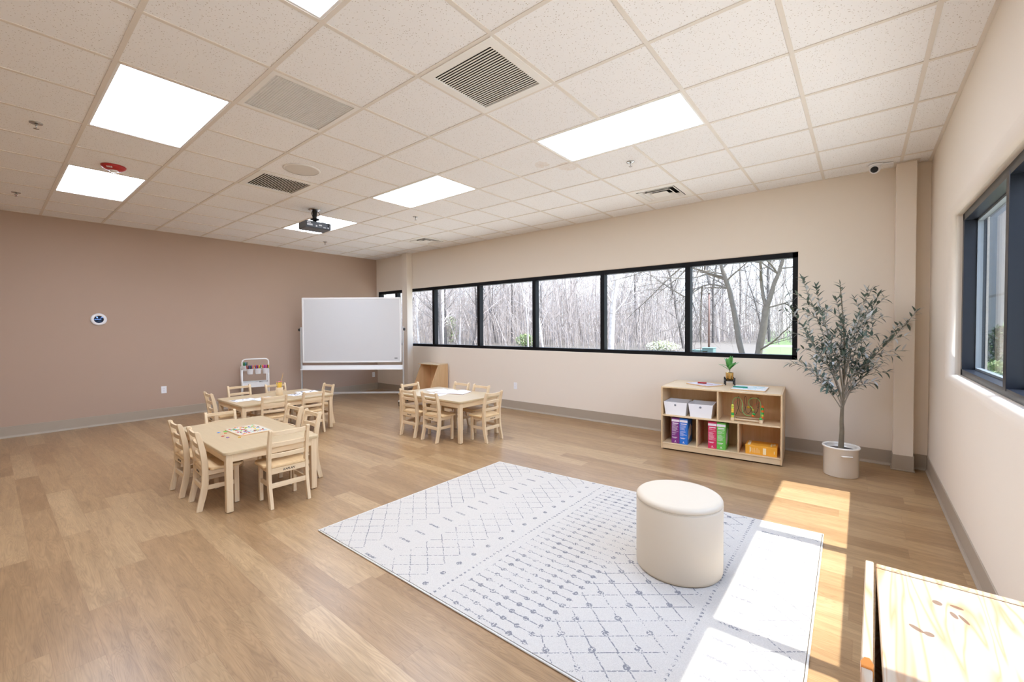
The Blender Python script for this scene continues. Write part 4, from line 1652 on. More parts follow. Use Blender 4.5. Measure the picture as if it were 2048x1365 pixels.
rp_ = [(-0.13, 0.144, 0.034), (-0.128, 0.144, 0.16), (-0.10, 0.14, 0.20), (-0.065, 0.14, 0.205), (-0.03, 0.14, 0.17), (0.0, 0.14, 0.14), (0.04, 0.14, 0.14), (0.07, 0.14, 0.175), (0.11, 0.144, 0.20), (0.13, 0.144, 0.17), (0.13, 0.144, 0.034)]
mb.tube(smooth_pts(rp_), 0.0022, 6)
mb.build('red_wire', 'wire_r', t)
MT['bl'] = plain('lime_bead', (206, 214, 84), 0.35)
MT['by'] = plain('yellow_bead', (232, 200, 70), 0.35)
MT['bg'] = plain('green_bead', (60, 170, 80), 0.35)
MT['bo'] = plain('orange_bead', (240, 112, 40), 0.35)


def bead(x, y, z, m, sq=False, r=0.0145):
    mb = MB()
    if sq:
        mb.lathe([(0.0, -r * 0.8), (r * 0.95, -r * 0.8), (r, -r * 0.7), (r, r * 0.7), (r * 0.95, r * 0.8), (0.0, r * 0.8)], c=(x, y, z), n=20)
    else:
        mb.lathe([(r * math.sin(PI * q / 12), -r * 0.9 * math.cos(PI * q / 12)) for q in range(13)], c=(x, y, z), n=20)
    mb.build('bead', m, t)


for z, m, sq in ((0.046, 'bl', True), (0.070, 'bg', True), (0.094, 'by', False), (0.117, 'by', True), (0.139, 'bl', False), (0.162, 'bl', False)):
    bead(-0.135, 0.016, z, m, sq)
for z, m, sq in ((0.046, 'bo', False), (0.068, 'bl', True), (0.091, 'bg', True), (0.113, 'bo', True), (0.136, 'bg', True), (0.160, 'bo', False)):
    bead(0.136, 0.10, z, m, sq)
bead(0.128, 0.016, 0.046, 'bg')
bead(0.062, 0.07, 0.078, 'bg')
bead(0.052, 0.075, 0.06, 'bo')
bead(0.0, 0.14, 0.137, 'by')
bead(0.028, 0.14, 0.138, 'by')
bead(0.044, 0.13, 0.112, 'by')


# things on the shelf's top
def drawing_board(label, c, rot, w_, h_, z, colmat, scribble):
    t = thing('drawing_board', label, 'drawing board', (*c, z), rot, 'wood-backed drawing boards')
    mb = MB()
    mb.prism(rounded(w_ / 2, h_ / 2, 0.015, 4), 2, 0, 0.009, 0.001)
    mb.build('backing', 'ply', t)
    mb = MB()
    mb.prism(rounded(w_ / 2 - 0.004, h_ / 2 - 0.004, 0.013, 4), 2, 0.009, 0.0103)
    mb.build('writing_face', colmat, t)
    mb = MB()
    for P, r in scribble:
        mb.tube(smooth_pts([(x, y, 0.011) for x, y in P], 5), r, 4)
    mb.build('drawn_lines', 'p4' if len(scribble) == 1 else 'p6', t)
    return t


ZT = SH + 0.0005
drawing_board('plain grey-white drawing board at an angle on the left of the shelf top', (-1.42, 5.325), math.radians(-30), 0.33, 0.25, ZT, plain('grey_dry_erase', (206, 205, 216), 0.25),
              [([(-0.02, 0.0), (0.03, -0.02), (0.07, 0.01), (0.10, 0.03)], 0.002)])
drawing_board('white drawing board with faint coloured drawings on the right of the shelf top', (-0.935, 5.27), math.radians(3), 0.33, 0.37, ZT, plain('white_dry_erase', (232, 234, 232), 0.3, var=0.03, scale=20),
              [([(-0.05 + 0.03 * q, -0.12 + 0.05 * (q % 2)) for q in range(5)], 0.0015), ([(-0.12, 0.02), (-0.07, 0.06), (-0.02, 0.03), (0.02, 0.07), (0.06, 0.05)], 0.0015),
               ([(0.02, 0.1), (0.06, 0.13), (0.10, 0.09), (0.13, 0.13)], 0.0015), ([(0.05, -0.04), (0.09, 0.0), (0.13, -0.05)], 0.0015)])
t = thing('red_marker', 'short red marker lying on the grey drawing board', 'marker', (-1.445, 5.335, ZT + 0.0195), math.radians(10))
MB().tube([(-0.045, 0, 0), (0.045, 0, 0)], 0.009, 12).build('barrel', 'red', t)
MB().tube([(-0.05, 0, 0), (-0.025, 0, 0)], 0.0096, 12).build('cap', 'red', t)
t = thing('green_marker', 'long green marker lying along the edge of the white drawing board', 'marker', (-1.02, 5.22, ZT + 0.018), math.radians(2))
MB().tube([(-0.07, 0, 0), (0.05, 0, 0)], 0.0075, 12).build('barrel', plain('teal_marker', (28, 140, 118), 0.35), t)
MB().tube([(0.02, 0, 0), (0.072, 0, 0)], 0.0085, 12).build('cap', 'teal_marker' if False else bpy.data.materials['teal_marker'], t)

# small fiddle-leaf plant on its black stand
SPX, SPY = -1.185, 5.485
t = thing('plant_stand', 'tiny black four-legged stand under the brass flowerpot on the shelf top', 'plant stand', (SPX, SPY, ZT), math.radians(20))
for sx in (-1, 1):
    for sy in (-1, 1):
        mb = MB()
        mb.box((sx * 0.048 - 0.006, sy * 0.048 - 0.006, 0), (sx * 0.048 + 0.006, sy * 0.048 + 0.006, 0.088), 0.001, 1)
        mb.build('leg', 'black', t)
mb = MB()
mb.box((-0.048, -0.05, 0.045), (0.048, -0.04, 0.056))
mb.box((-0.048, 0.04, 0.045), (0.048, 0.05, 0.056))
mb.box((-0.05, -0.048, 0.045), (-0.04, 0.048, 0.056))
mb.box((0.04, -0.048, 0.045), (0.05, 0.048, 0.056))
mb.box((-0.048, -0.006, 0.045), (0.048, 0.006, 0.0555))
mb.box((-0.006, -0.048, 0.045), (0.006, 0.048, 0.0555))
mb.build('crossbar', 'black', t)
t = thing('potted_fig', 'small broad-leaved green plant in a brass pot on the shelf top', 'plant', (SPX, SPY, ZT + 0.0565))
MB().lathe([(0.0, 0.0), (0.036, 0.0), (0.04, 0.003), (0.042, 0.085), (0.043, 0.088), (0.039, 0.088), (0.037, 0.074), (0.0, 0.074)], n=32).build('pot', 'gold', t)
MT['leaf1'] = plain('glossy_green_leaf', (92, 160, 80), 0.35, var=0.4, scale=14)
MB().tube([(0, 0, 0.07), (0.003, 0.002, 0.11), (0.0, 0.0, 0.16)], [0.005, 0.004, 0.003], 8).build('stem', 'bark', t)


def leaf(mb, base, direc, L, W, bend=0.3, mat=0, n=5, thick=False):
    """a pointed blade with a folded midrib, bending away from its start direction"""
    d = Vector(direc).normalized()
    side = d.cross(Vector((0, 0, 1)))
    side = side.normalized() if side.length > 1e-3 else Vector((1, 0, 0))
    upv = side.cross(d)
    p = Vector(base)
    rows = []
    for k in range(n + 1):
        u = k / n
        wd = W * math.sin(PI * (0.04 + 0.96 * u) ** 0.8) if k < n else 0.0
        c = p + d * (L * u) - upv * (bend * L * u * u)
        rows.append((c, wd))
    prev = None
    for k, (c, wd) in enumerate(rows):
        if wd < 1e-5:
            cur = [mb.b.verts.new(c)]
        else:
            cur = [mb.b.verts.new(c - side * wd + upv * wd * 0.25), mb.b.verts.new(c), mb.b.verts.new(c + side * wd + upv * wd * 0.25)]
        if prev:
            if len(cur) == 1 and len(prev) == 3:
                fs = [(prev[0], prev[1], cur[0]), (prev[1], prev[2], cur[0])]
            elif len(prev) == 1:
                fs = [(prev[0], cur[1], cur[0]), (prev[0], cur[2], cur[1])]
            else:
                fs = [(prev[0], prev[1], cur[1], cur[0]), (prev[1], prev[2], cur[2], cur[1])]
            for f in fs:
                q = mb.b.faces.new(f)
                q.smooth = True
                q.material_index = mat
        prev = cur


rnd = random.Random(5)
for k, (az, el, L, W) in enumerate(((200, 40, 0.14, 0.022), (20, 52, 0.14, 0.040), (330, 55, 0.13, 0.038), (100, 62, 0.13, 0.036), (250, 72, 0.14, 0.036), (160, 68, 0.13, 0.034), (60, 78, 0.14, 0.034), (300, 82, 0.14, 0.032), (215, 20, 0.12, 0.018))):
    mb = MB()
    a, e_ = math.radians(az), math.radians(el)
    leaf(mb, (0, 0, 0.11 + 0.006 * k), (math.cos(a) * math.cos(e_), math.sin(a) * math.cos(e_), math.sin(e_)), L, W, 0.15, n=7)
    o = mb.build('leaf_blade', 'leaf1', t)
    md = o.modifiers.new('thick', 'SOLIDIFY')
    md.thickness = 0.0008

# ================================================================ olive tree in a crock
PX, PY = -0.135, 5.10
t = thing('potted_olive_tree', 'tall artificial olive tree in a cream ceramic crock by the window corner', 'plant', (PX, PY, 0.0005))
mb = MB()
mb.lathe([(0.0, 0.0), (0.132, 0.0), (0.137, 0.006), (0.137, 0.255), (0.146, 0.262), (0.148, 0.272), (0.144, 0.279), (0.132, 0.277), (0.128, 0.262), (0.128, 0.235), (0.0, 0.235)], n=56)
pot = mb.build('crock', 'ceramic', t)
for ang in (-70, 110):
    a = math.radians(ang)
    mb = MB()
    d = Vector((math.cos(a), math.sin(a), 0))
    s_ = Vector((-d.y, d.x, 0))
    P0 = d * 0.136
    mb.tube([P0 - s_ * 0.04 + Vector((0, 0, 0.205)), P0 - s_ * 0.036 + d * 0.022 + Vector((0, 0, 0.209)), P0 + s_ * 0.036 + d * 0.022 + Vector((0, 0, 0.209)), P0 + s_ * 0.04 + Vector((0, 0, 0.205))], 0.008, 8)
    mb.build('handle', 'ceramic', pot)
MB().lathe([(0.1285, 0.236), (0.09, 0.246), (0.0, 0.25)], n=32).build('moss', 'soil', t)
MT['olive'] = plain('olive_leaf_green', (88, 104, 92), 0.55, var=0.3, scale=9)
MT['olive_pale'] = plain('olive_leaf_silver', (198, 200, 198), 0.6, var=0.12, scale=9)
MT['twig'] = plain('olive_twig', (150, 140, 124), 0.8, var=0.1)
rnd = random.Random(21)
trunk = smooth_pts([(0, 0, 0.24), (0.002, 0.0, 0.32), (0.006, 0.0, 0.42), (0.003, 0.0, 0.50), (0.006, 0.0, 0.62), (0.012, 0.0, 0.72), (0.014, 0, 0.82), (0.02, 0, 1.0), (0.018, 0.0, 1.25), (0.0, 0.0, 1.55), (-0.02, 0.01, 1.80)], 4)
nT = len(trunk)
mb = MB()
mb.tube(trunk, [0.024 * (1 - 0.93 * (k / nT) ** 0.75) + 0.0015 for k in range(nT)], 12)
mb.build('trunk', 'bark', t)
mbB, mbL = MB(), MB()


def leaves_along(pts, dens, start=0.3, size=1.0):
    n = len(pts)
    L = sum((pts[i + 1] - pts[i]).length for i in range(n - 1))
    N = max(2, int(L * dens))
    for k in range(N):
        u = start + (1 - start) * k / (N - 1)
        i = min(int(u * (n - 1)), n - 2)
        fr = u * (n - 1) - i
        p = pts[i].lerp(pts[i + 1], fr)
        d = (pts[i + 1] - pts[i]).normalized()
        o1 = d.orthogonal().normalized()
        a = k * 2.4 + rnd.uniform(-0.4, 0.4)
        o = (Matrix.Rotation(a, 3, d) @ o1)
        dr = (d * rnd.uniform(0.35, 1.0) + o * rnd.uniform(0.6, 1.0))
        leaf(mbL, p, dr, rnd.uniform(0.052, 0.084) * size, rnd.uniform(0.0095, 0.0135) * size, rnd.uniform(0.0, 0.45), mat=1 if rnd.random() < 0.33 else 0, n=4)
    leaf(mbL, pts[-1], pts[-1] - pts[-2], 0.055 * size, 0.009 * size, 0.1, mat=0, n=4)


# (azimuth deg, start height, reach, rise)
VX = Vector((0.776, 0.63, 0))     # across the picture, right
VD = Vector((-0.63, 0.776, 0))    # into the picture
BR = []
LIM = []
for side, depth_, zs, reach, top in (
        (-1, 0.0, 0.62, 0.40, 1.86), (-1, 0.3, 0.66, 0.46, 1.62), (-1, -0.3, 0.68, 0.50, 1.40), (-1, 0.1, 0.60, 0.40, 1.08), (-1, -0.2, 0.62, 0.30, 0.98),
        (-1, 0.2, 0.75, 0.24, 1.78), (-1, -0.4, 0.80, 0.34, 1.55), (1, 0.0, 0.70, 0.68, 1.54), (1, 0.3, 0.72, 0.46, 1.72), (1, -0.3, 0.70, 0.40, 1.36),
        (1, 0.1, 0.64, 0.30, 1.12), (1, -0.2, 0.66, 0.24, 1.02), (1, 0.2, 0.85, 0.30, 1.62), (1, -0.3, 0.9, 0.18, 1.74), (0.15, 0.6, 0.9, 0.25, 1.66), (-0.1, -0.7, 0.85, 0.28, 1.50),
        (0.3, -0.5, 0.75, 0.30, 1.22), (-0.4, 0.5, 0.72, 0.3, 1.28)):
    base = Vector((0.013, 0, zs))
    dirh = (VX * side + VD * depth_).normalized() if abs(side) > 0.5 else (VX * side + VD * depth_)
    tip = Vector((0.013, 0, 0)) + dirh * reach + Vector((0, 0, top))
    # keep clear of the wall
    if tip.y + PY > YB - 0.07:
        tip.y = YB - 0.07 - PY
    mid1 = base.lerp(tip, 0.33) - dirh * reach * 0.10 + Vector((rnd.uniform(-.02, .02), rnd.uniform(-.02, .02), 0.02))
    mid2 = base.lerp(tip, 0.68) - dirh * reach * 0.05 + Vector((rnd.uniform(-.02, .02), rnd.uniform(-.02, .02), 0.01))
    P = smooth_pts([base, mid1, mid2, tip], 6)
    mbB.tube(P, [0.0058 * (1 - 0.8 * k / len(P)) for k in range(len(P))], 6)
    leaves_along(P, 46, 0.28)
    for q in range(4):
        u = 0.32 + 0.16 * q + rnd.uniform(-0.04, 0.04)
        i = int(u * (len(P) - 1))
        b0 = P[i]
        d = (P[i + 1] - P[i]).normalized()
        o = Matrix.Rotation(rnd.uniform(0, 2 * PI), 3, d) @ d.orthogonal().normalized()
        ln = rnd.uniform(0.14, 0.24)
        tp = b0 + (d * 0.75 + o * 0.6).normalized() * ln
        if tp.y + PY > YB - 0.06:
            tp.y = YB - 0.06 - PY
        PP = smooth_pts([b0, b0.lerp(tp, 0.5) + Vector((0, 0, 0.015)), tp], 4)
        mbB.tube(PP, [0.003 * (1 - 0.7 * k / len(PP)) for k in range(len(PP))], 5)
        leaves_along(PP, 54, 0.12)
leaves_along([Vector(p) for p in trunk[int(nT * 0.62):]], 44, 0.1)
mbB.build('branches', 'twig', t)
o = mbL.build('foliage', ['olive', 'olive_pale'], t)

# ================================================================ rug and stool
RX, RY = -2.933, 1.44
rug = thing('area_rug', 'large pale grey-white rug with faded blue-grey trellis pattern on the floor', 'rug', (RX, RY, 0.0))
cor = [(0.0, 0.0), (2.79, 0.02), (2.755, 2.106), (0.003, 1.943)]
mb = MB()
ins = 0.012
cc = Vector((1.38, 1.02))
inn = []
for p in cor:
    v = Vector(p)
    inn.append(v + Vector((ins if v.x < cc.x else -ins, ins if v.y < cc.y else -ins)))
mb.prism([tuple(v) for v in inn], 2, 0.0006, 0.010)
mb.build('pile', 'rug', rug)
mb = MB()
loop = []
for k in range(4):
    a, b_ = Vector((*cor[k], 0.0052)), Vector((*cor[(k + 1) % 4], 0.0052))
    for q in range(12):
        loop.append(a.lerp(b_, q / 12))
inx = [Vector((p.x + (0.005 if p.x < 1.4 else -0.005), p.y + (0.005 if p.y < 1.0 else -0.005), p.z)) for p in loop]
mb.tube(inx, 0.0048, 8, closed=True)
mb.build('binding', 'rug_edge', rug)

t = thing('round_ottoman', 'cream leatherette drum stool standing on the patterned rug', 'stool', (-0.822, 2.555, 0.0105))
R_ = 0.238
mb = MB()
H1 = 0.392
mb.lathe([(0.0, 0.0), (R_ - 0.012, 0.0), (R_ - 0.003, 0.006), (R_, 0.02), (R_, H1 - 0.012), (R_ - 0.003, H1 - 0.002), (R_ - 0.008, H1)], n=96)
mb.build('body', 'cream', t)
mb = MB()
prof = [(R_ - 0.008, H1)]
for k in range(8):
    a = k / 7 * PI / 2
    prof.append((R_ - 0.03 + 0.03 * math.cos(a), H1 + 0.012 + 0.024 * math.sin(a)))
prof = [(R_ - 0.006, H1 - 0.001), (R_ + 0.0, H1 + 0.006)] + prof[1:] + [(R_ * 0.6, H1 + 0.041), (0.0, H1 + 0.043)]
mb.lathe(prof, n=96)
mb.build('top_cushion', 'cream', t)
mb = MB()
mb.tube([((R_ - 0.0015) * math.cos(2 * PI * k / 96), (R_ - 0.0015) * math.sin(2 * PI * k / 96), H1) for k in range(96)], 0.0022, 6, closed=True)
mb.build('seam', 'cream', t)

# ================================================================ pine cabinet at the camera's right
KH = 0.80
t = thing('pine_cabinet', 'unpainted knotty pine cabinet in the sunlight under the right-hand window', 'cabinet', (0.0, 0.0, 0.0))
KX0, KX1, KY0, KY1 = 0.036, 0.485, 0.30, 1.447
mb = MB()
mb.box((KX0, KY0, KH - 0.022), (KX1, KY1 - 0.022, KH - 0.002), 0.002, 1)
mb.build('top_panel', 'pine', t)
mb = MB()
mb.box((KX0, KY1 - 0.020, 0.0), (KX1, KY1, KH), 0.002, 1)
mb.build('side_panel', 'pine', t)
mb = MB()
mb.box((KX0, KY0 - 0.02, 0.0), (KX1, KY0, KH), 0.002, 1)
mb.build('side_panel', 'pine', t)
mb = MB()
mb.box((KX1 - 0.012, KY0, 0.03), (KX1, KY1 - 0.02, KH - 0.024))
mb.build('back_panel', 'ply', t)
mb = MB()
mb.box((KX0, KY0, 0.05), (KX1 - 0.012, KY1 - 0.02, 0.07))
mb.build('bottom_panel', 'pine', t)
mb = MB()
mb.box((KX0, KY0, 0.40), (KX1 - 0.012, KY1 - 0.02, 0.415))
mb.build('shelf', 'pine', t)
mb = MB()
DL = 1.13
mb.box((-0.0085, -DL, 0.03), (0.0085, 0.0, KH + 0.002), 0.002, 1)
dr = mb.build('door', 'pine', t)
dr.location = (0.0235, KY1 + 0.0, 0.0)
dr.rotation_euler = (0, 0, math.radians(-1.2))
mb = MB()
mb.prism([(0.0, 0.0), (0.05, 0.0), (0.055, 0.02), (0.035, 0.045), (0.012, 0.040), (-0.004, 0.018)], 2, KH - 0.02, KH + 0.004, 0.003)
o = mb.build('turn_latch', plain('orange_varnished_wood', (214, 132, 60), 0.3), dr)
o.location = (-0.008, -0.462, 0.002)
o.scale = (0.34, 0.7, 1)

# ================================================================ outdoors
MT['bark_out'] = plain('tree_bark_outdoors', (166, 152, 142), 0.9, var=0.55, scale=5, bump=0.3)
MT['bark_mid'] = plain('tree_bark_brown', (102, 92, 80), 0.9, var=0.35, scale=10, bump=0.6)


def make_ground():
    t = NT('lawn_litter_and_bounce_apron')
    x, y, z = t.xyz()
    n1 = t.noise(t.obj(), 0.6, 4)
    n2 = t.noise(t.obj(), 14, 3)
    grass = t.mix(n2, lin((94, 110, 66)), lin((122, 134, 90)))
    lit = t.mix(n2, lin((94, 84, 74)), lin((122, 112, 100)))
    edge = t.math('ADD', t.math('ADD', x, t.math('MULTIPLY', y, 0.15)), t.math('MULTIPLY', t.math('SUBTRACT', n1, 0.5), 1.5))
    f = t.math('GREATER_THAN', edge, 0.0)
    path = t.math('MULTIPLY', t.math('GREATER_THAN', y, 33.5), t.math('LESS_THAN', y, 36.5))
    c = t.mix(f, lit, grass)
    c = t.mix(t.math('MULTIPLY', path, f), c, lin((160, 160, 162)))
    side = t.math('MULTIPLY', t.math('GREATER_THAN', x, 0.6), t.math('LESS_THAN', t.math('ABSOLUTE', y), 8.5))  # unseen pale apron along the walls, added to bounce sunlight onto the ceiling
    back = t.math('LESS_THAN', t.math('ABSOLUTE', t.math('SUBTRACT', y, 9.0)), 3.4)
    back = t.math('MULTIPLY', back, t.math('LESS_THAN', x, 1.0))
    c = t.mix(t.math('MAXIMUM', side, back), c, t.mix(n2, lin((208, 196, 174)), lin((222, 210, 190))))
    t.set(c, 0.95, 0, 0.1)
    return t.m


MT['ground'] = make_ground()
mb = MB()
mb.quad((-110, YB + 0.3, -0.02), (110, YB + 0.3, -0.02), (110, 130, -0.02), (-110, 130, -0.02))
mb.quad((XR + 0.3, -40, -0.02), (110, -40, -0.02), (110, YB + 0.3, -0.02), (XR + 0.3, YB + 0.3, -0.02))
struct(mb.build('ground', 'ground'))


def grow(mb, p, d, L, r, depth, rn, sides, up=0.15, lowspread=True):
    n = 5 if depth > 0 else 3
    pts, rad = [p.copy()], [r]
    q = p.copy()
    dd = d.copy()
    for k in range(n):
        dd = (dd + Vector((rn.uniform(-1, 1), rn.uniform(-1, 1), rn.uniform(-0.6, 0.8) * 1.0 + up)) * 0.16).normalized()
        q = q + dd * (L / n)
        pts.append(q.copy())
        rad.append(r * (1 - 0.72 * (k + 1) / n))
    mb.tube(pts, rad, sides, cap=False)
    if depth <= 0:
        return
    nb = {3: 22, 2: 6, 1: 4}.get(depth, 3)
    for k in range(nb):
        u = (0.10 + 0.88 * (k + rn.random()) / nb) if depth == 3 else (0.2 + 0.8 * (k + rn.random()) / nb)
        i = min(int(u * n), n - 1)
        b0 = pts[i].lerp(pts[i + 1], u * n - i)
        ax = (pts[i + 1] - pts[i]).normalized()
        o = Matrix.Rotation(rn.uniform(0, 2 * PI), 3, ax) @ ax.orthogonal().normalized()
        nd = (ax * rn.uniform(0.5, 1.0) + o * rn.uniform(0.5, 1.0)).normalized()
        grow(mb, b0, nd, L * rn.uniform(0.12, 0.24) if depth == 3 else L * rn.uniform(0.4, 0.65), r * (0.30 if depth == 3 else 0.5) * (1 - 0.5 * u), depth - 1, rn, 3 if depth < 3 else 4, up=0.1)


def tree_template(seed, H, r, mat='bark_out'):
    rn = random.Random(seed)
    mb = MB()
    grow(mb, Vector((0, 0, -0.1)), Vector((rn.uniform(-0.08, 0.08), rn.uniform(-0.08, 0.08), 1)).normalized(), H, r, 3, rn, 6, up=0.25)
    return mb.build('bare_tree', mat)


MT['bark_pale'] = plain('tree_bark_pale', (188, 176, 166), 0.9, var=0.5, scale=5)
MT['bark_grey'] = plain('tree_bark_dark_grey', (92, 84, 78), 0.9, var=0.5, scale=5)
tpl = [tree_template(s, h, r, m) for s, h, r, m in ((1, 13, 0.13, 'bark_grey'), (2, 11, 0.10, 'bark_pale'), (3, 15, 0.16, 'bark_pale'), (4, 9, 0.07, 'bark_out'), (5, 12, 0.09, 'bark_grey'), (6, 14, 0.12, 'bark_out'), (7, 8, 0.06, 'bark_pale'))]
rn = random.Random(99)
TL = 'slender leafless tree in the sunlit wood outside the long window'
placed = []
first = set()
cnt = 0
while cnt < 170:
    y = 19 + 48 * rn.random() ** 0.8
    f = rn.uniform(-1.36, -0.02)
    x = f * y
    if f > -0.42 and y < 37:
        if rn.random() < 0.85 or f > -0.17:
            continue
    if any((x - a) ** 2 + (y - b_) ** 2 < 0.9 for a, b_ in placed):
        continue
    placed.append((x, y))
    k = rn.randrange(len(tpl))
    if k in first:
        o = tpl[k].copy()
        C.objects.link(o)
    else:
        o = tpl[k]
        first.add(k)
    o.location = (x, y, 0)
    o.rotation_euler = (0, 0, rn.uniform(0, 6.28))
    s_ = rn.uniform(0.8, 1.25)
    o.scale = (s_, s_, s_)
    tag(o, TL, 'tree', 'leafless trees in the wood')
    cnt += 1
for k in range(len(tpl)):
    if k not in first:
        bpy.data.objects.remove(tpl[k])

# two big leaning trees near the window's right end
def big_tree(label, segs, seed, wrad):
    rn2 = random.Random(seed)
    mb = MB()
    for pts, r0, r1, nb in segs:
        P = smooth_pts([Vector(p) for p in pts], 5)
        n = len(P)
        mb.tube([p + Vector((rn2.uniform(-.01, .01), rn2.uniform(-.01, .01), 0)) for p in P], [(0.58 * (r0 + (r1 - r0) * k / (n - 1))) * rn2.uniform(0.94, 1.08) for k in range(n)], 10, cap=False)
        for k in range(nb):
            i = int(n * (0.35 + 0.6 * (k + rn2.random()) / nb))
            i = min(i, n - 2)
            ax = (P[i + 1] - P[i]).normalized()
            o = Matrix.Rotation(rn2.uniform(0, 6.28), 3, ax) @ ax.orthogonal().normalized()
            grow(mb, P[i], (ax * 0.4 + o).normalized(), rn2.uniform(1.6, 3.4), 0.035, 2, rn2, 4, up=-0.05)
    o = mb.build('leaning_tree', 'bark_mid')
    return tag(o, label, 'tree')


big_tree('large rough-barked tree leaning left, framed in the rightmost pane of the long window',
         [([(-3.05, 17, -0.1), (-3.29, 17, 0.5), (-3.62, 17, 2.35), (-3.84, 17, 3.18), (-4.05, 17, 3.9), (-4.6, 17.2, 6.5), (-5.0, 17.5, 9)], 0.19, 0.05, 14),
          ([(-3.82, 17, 3.1), (-4.4, 16.9, 3.35), (-5.0, 16.8, 3.66), (-5.9, 16.6, 4.1)], 0.085, 0.02, 7),
          ([(-3.7, 17, 2.75), (-4.3, 17.1, 2.95), (-4.9, 17.2, 2.85), (-5.4, 17.2, 2.5)], 0.06, 0.015, 6)], 4, 1)
big_tree('large fork-trunked tree in the rightmost pane, beside the sunlit lawn',
         [([(-2.85, 17, -0.1), (-2.76, 17, 0.4), (-2.60, 17, 1.4), (-2.53, 17, 2.1)], 0.21, 0.18, 2),
          ([(-2.53, 17, 2.0), (-2.66, 17, 2.7), (-2.72, 17, 3.6), (-2.9, 17.2, 6), (-2.8, 17.4, 8.5)], 0.11, 0.04, 9),
          ([(-2.53, 17, 2.0), (-2.32, 17, 2.75), (-2.06, 17, 3.62), (-1.5, 17, 6), (-1.2, 17, 8.5)], 0.14, 0.05, 11)], 8, 1)

t = thing('utility_pole', 'thin reddish wooden pole standing among the trees outside the rightmost pane', 'pole', (-7.21, 28, 0))
MB().tube([(0, 0, -0.1), (0, 0, 2.0), (0, 0, 3.4)], [0.06, 0.057, 0.052], 10).build('shaft', plain('cedar_pole', (120, 92, 80), 0.8), t)
MB().box((-0.07, -0.07, 3.38), (0.07, 0.07, 3.44), 0.01, 1).build('cap', 'bark_mid', t)
MT['tgreen'] = plain('utility_green', (92, 118, 110), 0.5)
for (x, w_, h_, lab) in ((-6.20, 1.05, 0.22, 'low wide green utility cabinet outside, left of the taller one'), (-5.66, 0.5, 0.34, 'taller green utility cabinet outside beside the low wide one')):
    t = thing('utility_cabinet', lab, 'utility box', (x if h_ > 0.3 else -6.18, 22, 0), 0, 'green utility cabinets outside')
    MB().box((-w_ / 2, -0.25, -0.02), (w_ / 2, 0.25, h_), 0.02, 1).build('housing', 'tgreen', t)
    MB().box((-w_ / 2 - 0.02, -0.28, h_), (w_ / 2 + 0.02, 0.28, h_ + 0.03), 0.01, 1).build('lid', 'tgreen', t)


def bush(label, loc, rx, rz, mats, n, seed, L=0.12, W=0.02, name='shrub'):
    t = thing(name, label, 'shrub', loc)
    rn2 = random.Random(seed)
    mbs, mbl = MB(), MB()
    for k in range(18):
        a = rn2.uniform(0, 6.28)
        rr = rn2.uniform(0.2, 0.9) * rx
        mbs.tube([(0, 0, -0.05), (rr * 0.4 * math.cos(a), rr * 0.4 * math.sin(a), rz * 0.5), (rr * math.cos(a), rr * math.sin(a), rz * rn2.uniform(0.7, 1.0))], [0.012, 0.008, 0.003], 4)
    for k in range(n):
        a, u = rn2.uniform(0, 6.28), rn2.random() ** 0.5
        z = rn2.random()
        lim = math.sin(PI * (0.15 + 0.8 * z)) ** 0.7
        p = Vector((rx * u * lim * math.cos(a), rx * u * lim * math.sin(a), rz * z))
        leaf(mbl, p, (rn2.uniform(-1, 1), rn2.uniform(-1, 1), rn2.uniform(-0.2, 1)), L * rn2.uniform(0.7, 1.3), W, 0.2, mat=rn2.randrange(len(mats)), n=3)
    mbs.build('stems', 'bark_mid', t)
    mbl.build('foliage', mats, t)


MT['lg1'] = plain('leaf_fresh_green', (120, 146, 84), 0.6, var=0.3)
MT['lg2'] = plain('leaf_yellow_green', (164, 172, 110), 0.6, var=0.2)
MT['ldk'] = plain('leaf_dark_conifer', (50, 70, 46), 0.7, var=0.3)
MT['lwh'] = plain('blossom_white', (236, 234, 214), 0.6)
bush('green leafy shrub outside at the foot of the third window pane from the column', (-18.7, 24.6, 0), 0.8, 0.85, ['lg1', 'lg2'], 900, 1, 0.14, 0.03)
bush('pale white-flowering shrub outside below the fifth window pane', (-9.0, 25, 0), 1.0, 0.5, ['lwh', 'lwh', 'lg2'], 1100, 2, 0.12, 0.03)
bush('tall yellow-green shrub outside behind the second window pane', (-31.5, 29, 0), 1.3, 2.4, ['lg2', 'lg1'], 900, 3, 0.2, 0.04)
bush('bright conifer shrub outside the side window against the grey building', (1.62, 9.3, 0), 0.42, 0.85, ['lg2', 'lg1'], 2600, 4, 0.08, 0.008)
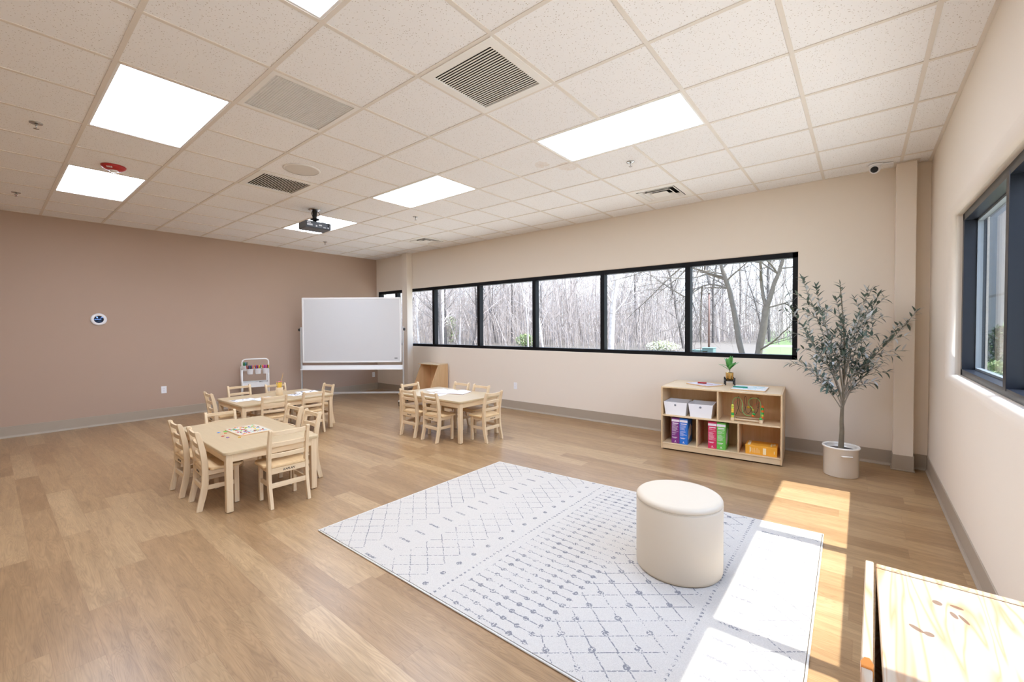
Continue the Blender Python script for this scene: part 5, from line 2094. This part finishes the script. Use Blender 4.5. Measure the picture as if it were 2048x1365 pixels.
bush('dark cone-shaped evergreen outside the side window behind the bright shrub', (1.93, 11.2, 0), 0.30, 1.35, ['ldk', 'ldk', 'lg1'], 3200, 5, 0.10, 0.012)

# brush and saplings too many to count
rn = random.Random(42)
mb = MB()
for k in range(5200):
    y = 24 + 46 * rn.random()
    f = rn.uniform(-1.38, -0.02)
    if f > -0.30 and y < 38:
        continue
    x = f * y
    h = rn.uniform(1.5, 9)
    lean = rn.uniform(-0.12, 0.12) if rn.random() < 0.75 else rn.uniform(-0.6, 0.6)
    r = rn.uniform(0.006, 0.022) * (1 + y / 60)
    p0 = Vector((x, y, -0.05))
    p1 = Vector((x + lean * h * 0.5 + rn.uniform(-.1, .1), y, h * 0.55))
    p2 = Vector((x + lean * h + rn.uniform(-.3, .3), y + rn.uniform(-.5, .5), h))
    mb.tube([p0, p1, p2], [r, r * 0.7, r * 0.25], 3, cap=False)
    for q in range(8):
        u = rn.uniform(0.2, 1)
        b0 = p0.lerp(p2, u)
        e_ = b0 + Vector((rn.uniform(-1, 1), rn.uniform(-0.5, 0.5), rn.uniform(0.1, 1.1))) * rn.uniform(0.4, 1.5)
        mb.tube([b0, e_], [r * 0.45, r * 0.15], 3, cap=False)
o = mb.build('brushwood_thicket', 'bark_out')
tag(o, 'pale tangle of leafless brush and saplings filling the wood outside', 'thicket', None, 'stuff')

# annex building beyond the side window
MT['siding'] = NT('white_ribbed_siding')
_t = MT['siding']
_x, _y, _z = _t.xyz()
_rib = _t.math('ABSOLUTE', _t.math('SUBTRACT', _t.math('FRACT', _t.math('MULTIPLY', _y, 4.0)), 0.5))
_seam = _t.math('LESS_THAN', _t.math('FRACT', _t.math('DIVIDE', _z, 2.1)), 0.03)
_t.set(_t.mix(_seam, lin((150, 150, 152)), lin((118, 112, 104))), 0.6)
_t.bump(_rib, 0.6, 0.03)
MT['siding'] = _t.m
t = thing('annex_building', 'pale ribbed-metal building seen through the side window', 'building', (0, 0, 0))
MB().box((2.6, 12.3, -0.05), (9.0, 17.4, 7.0)).build('walls', 'siding', t)
MB().box((2.45, 12.15, 7.0), (9.15, 17.55, 7.15)).build('roof', 'tbar', t)
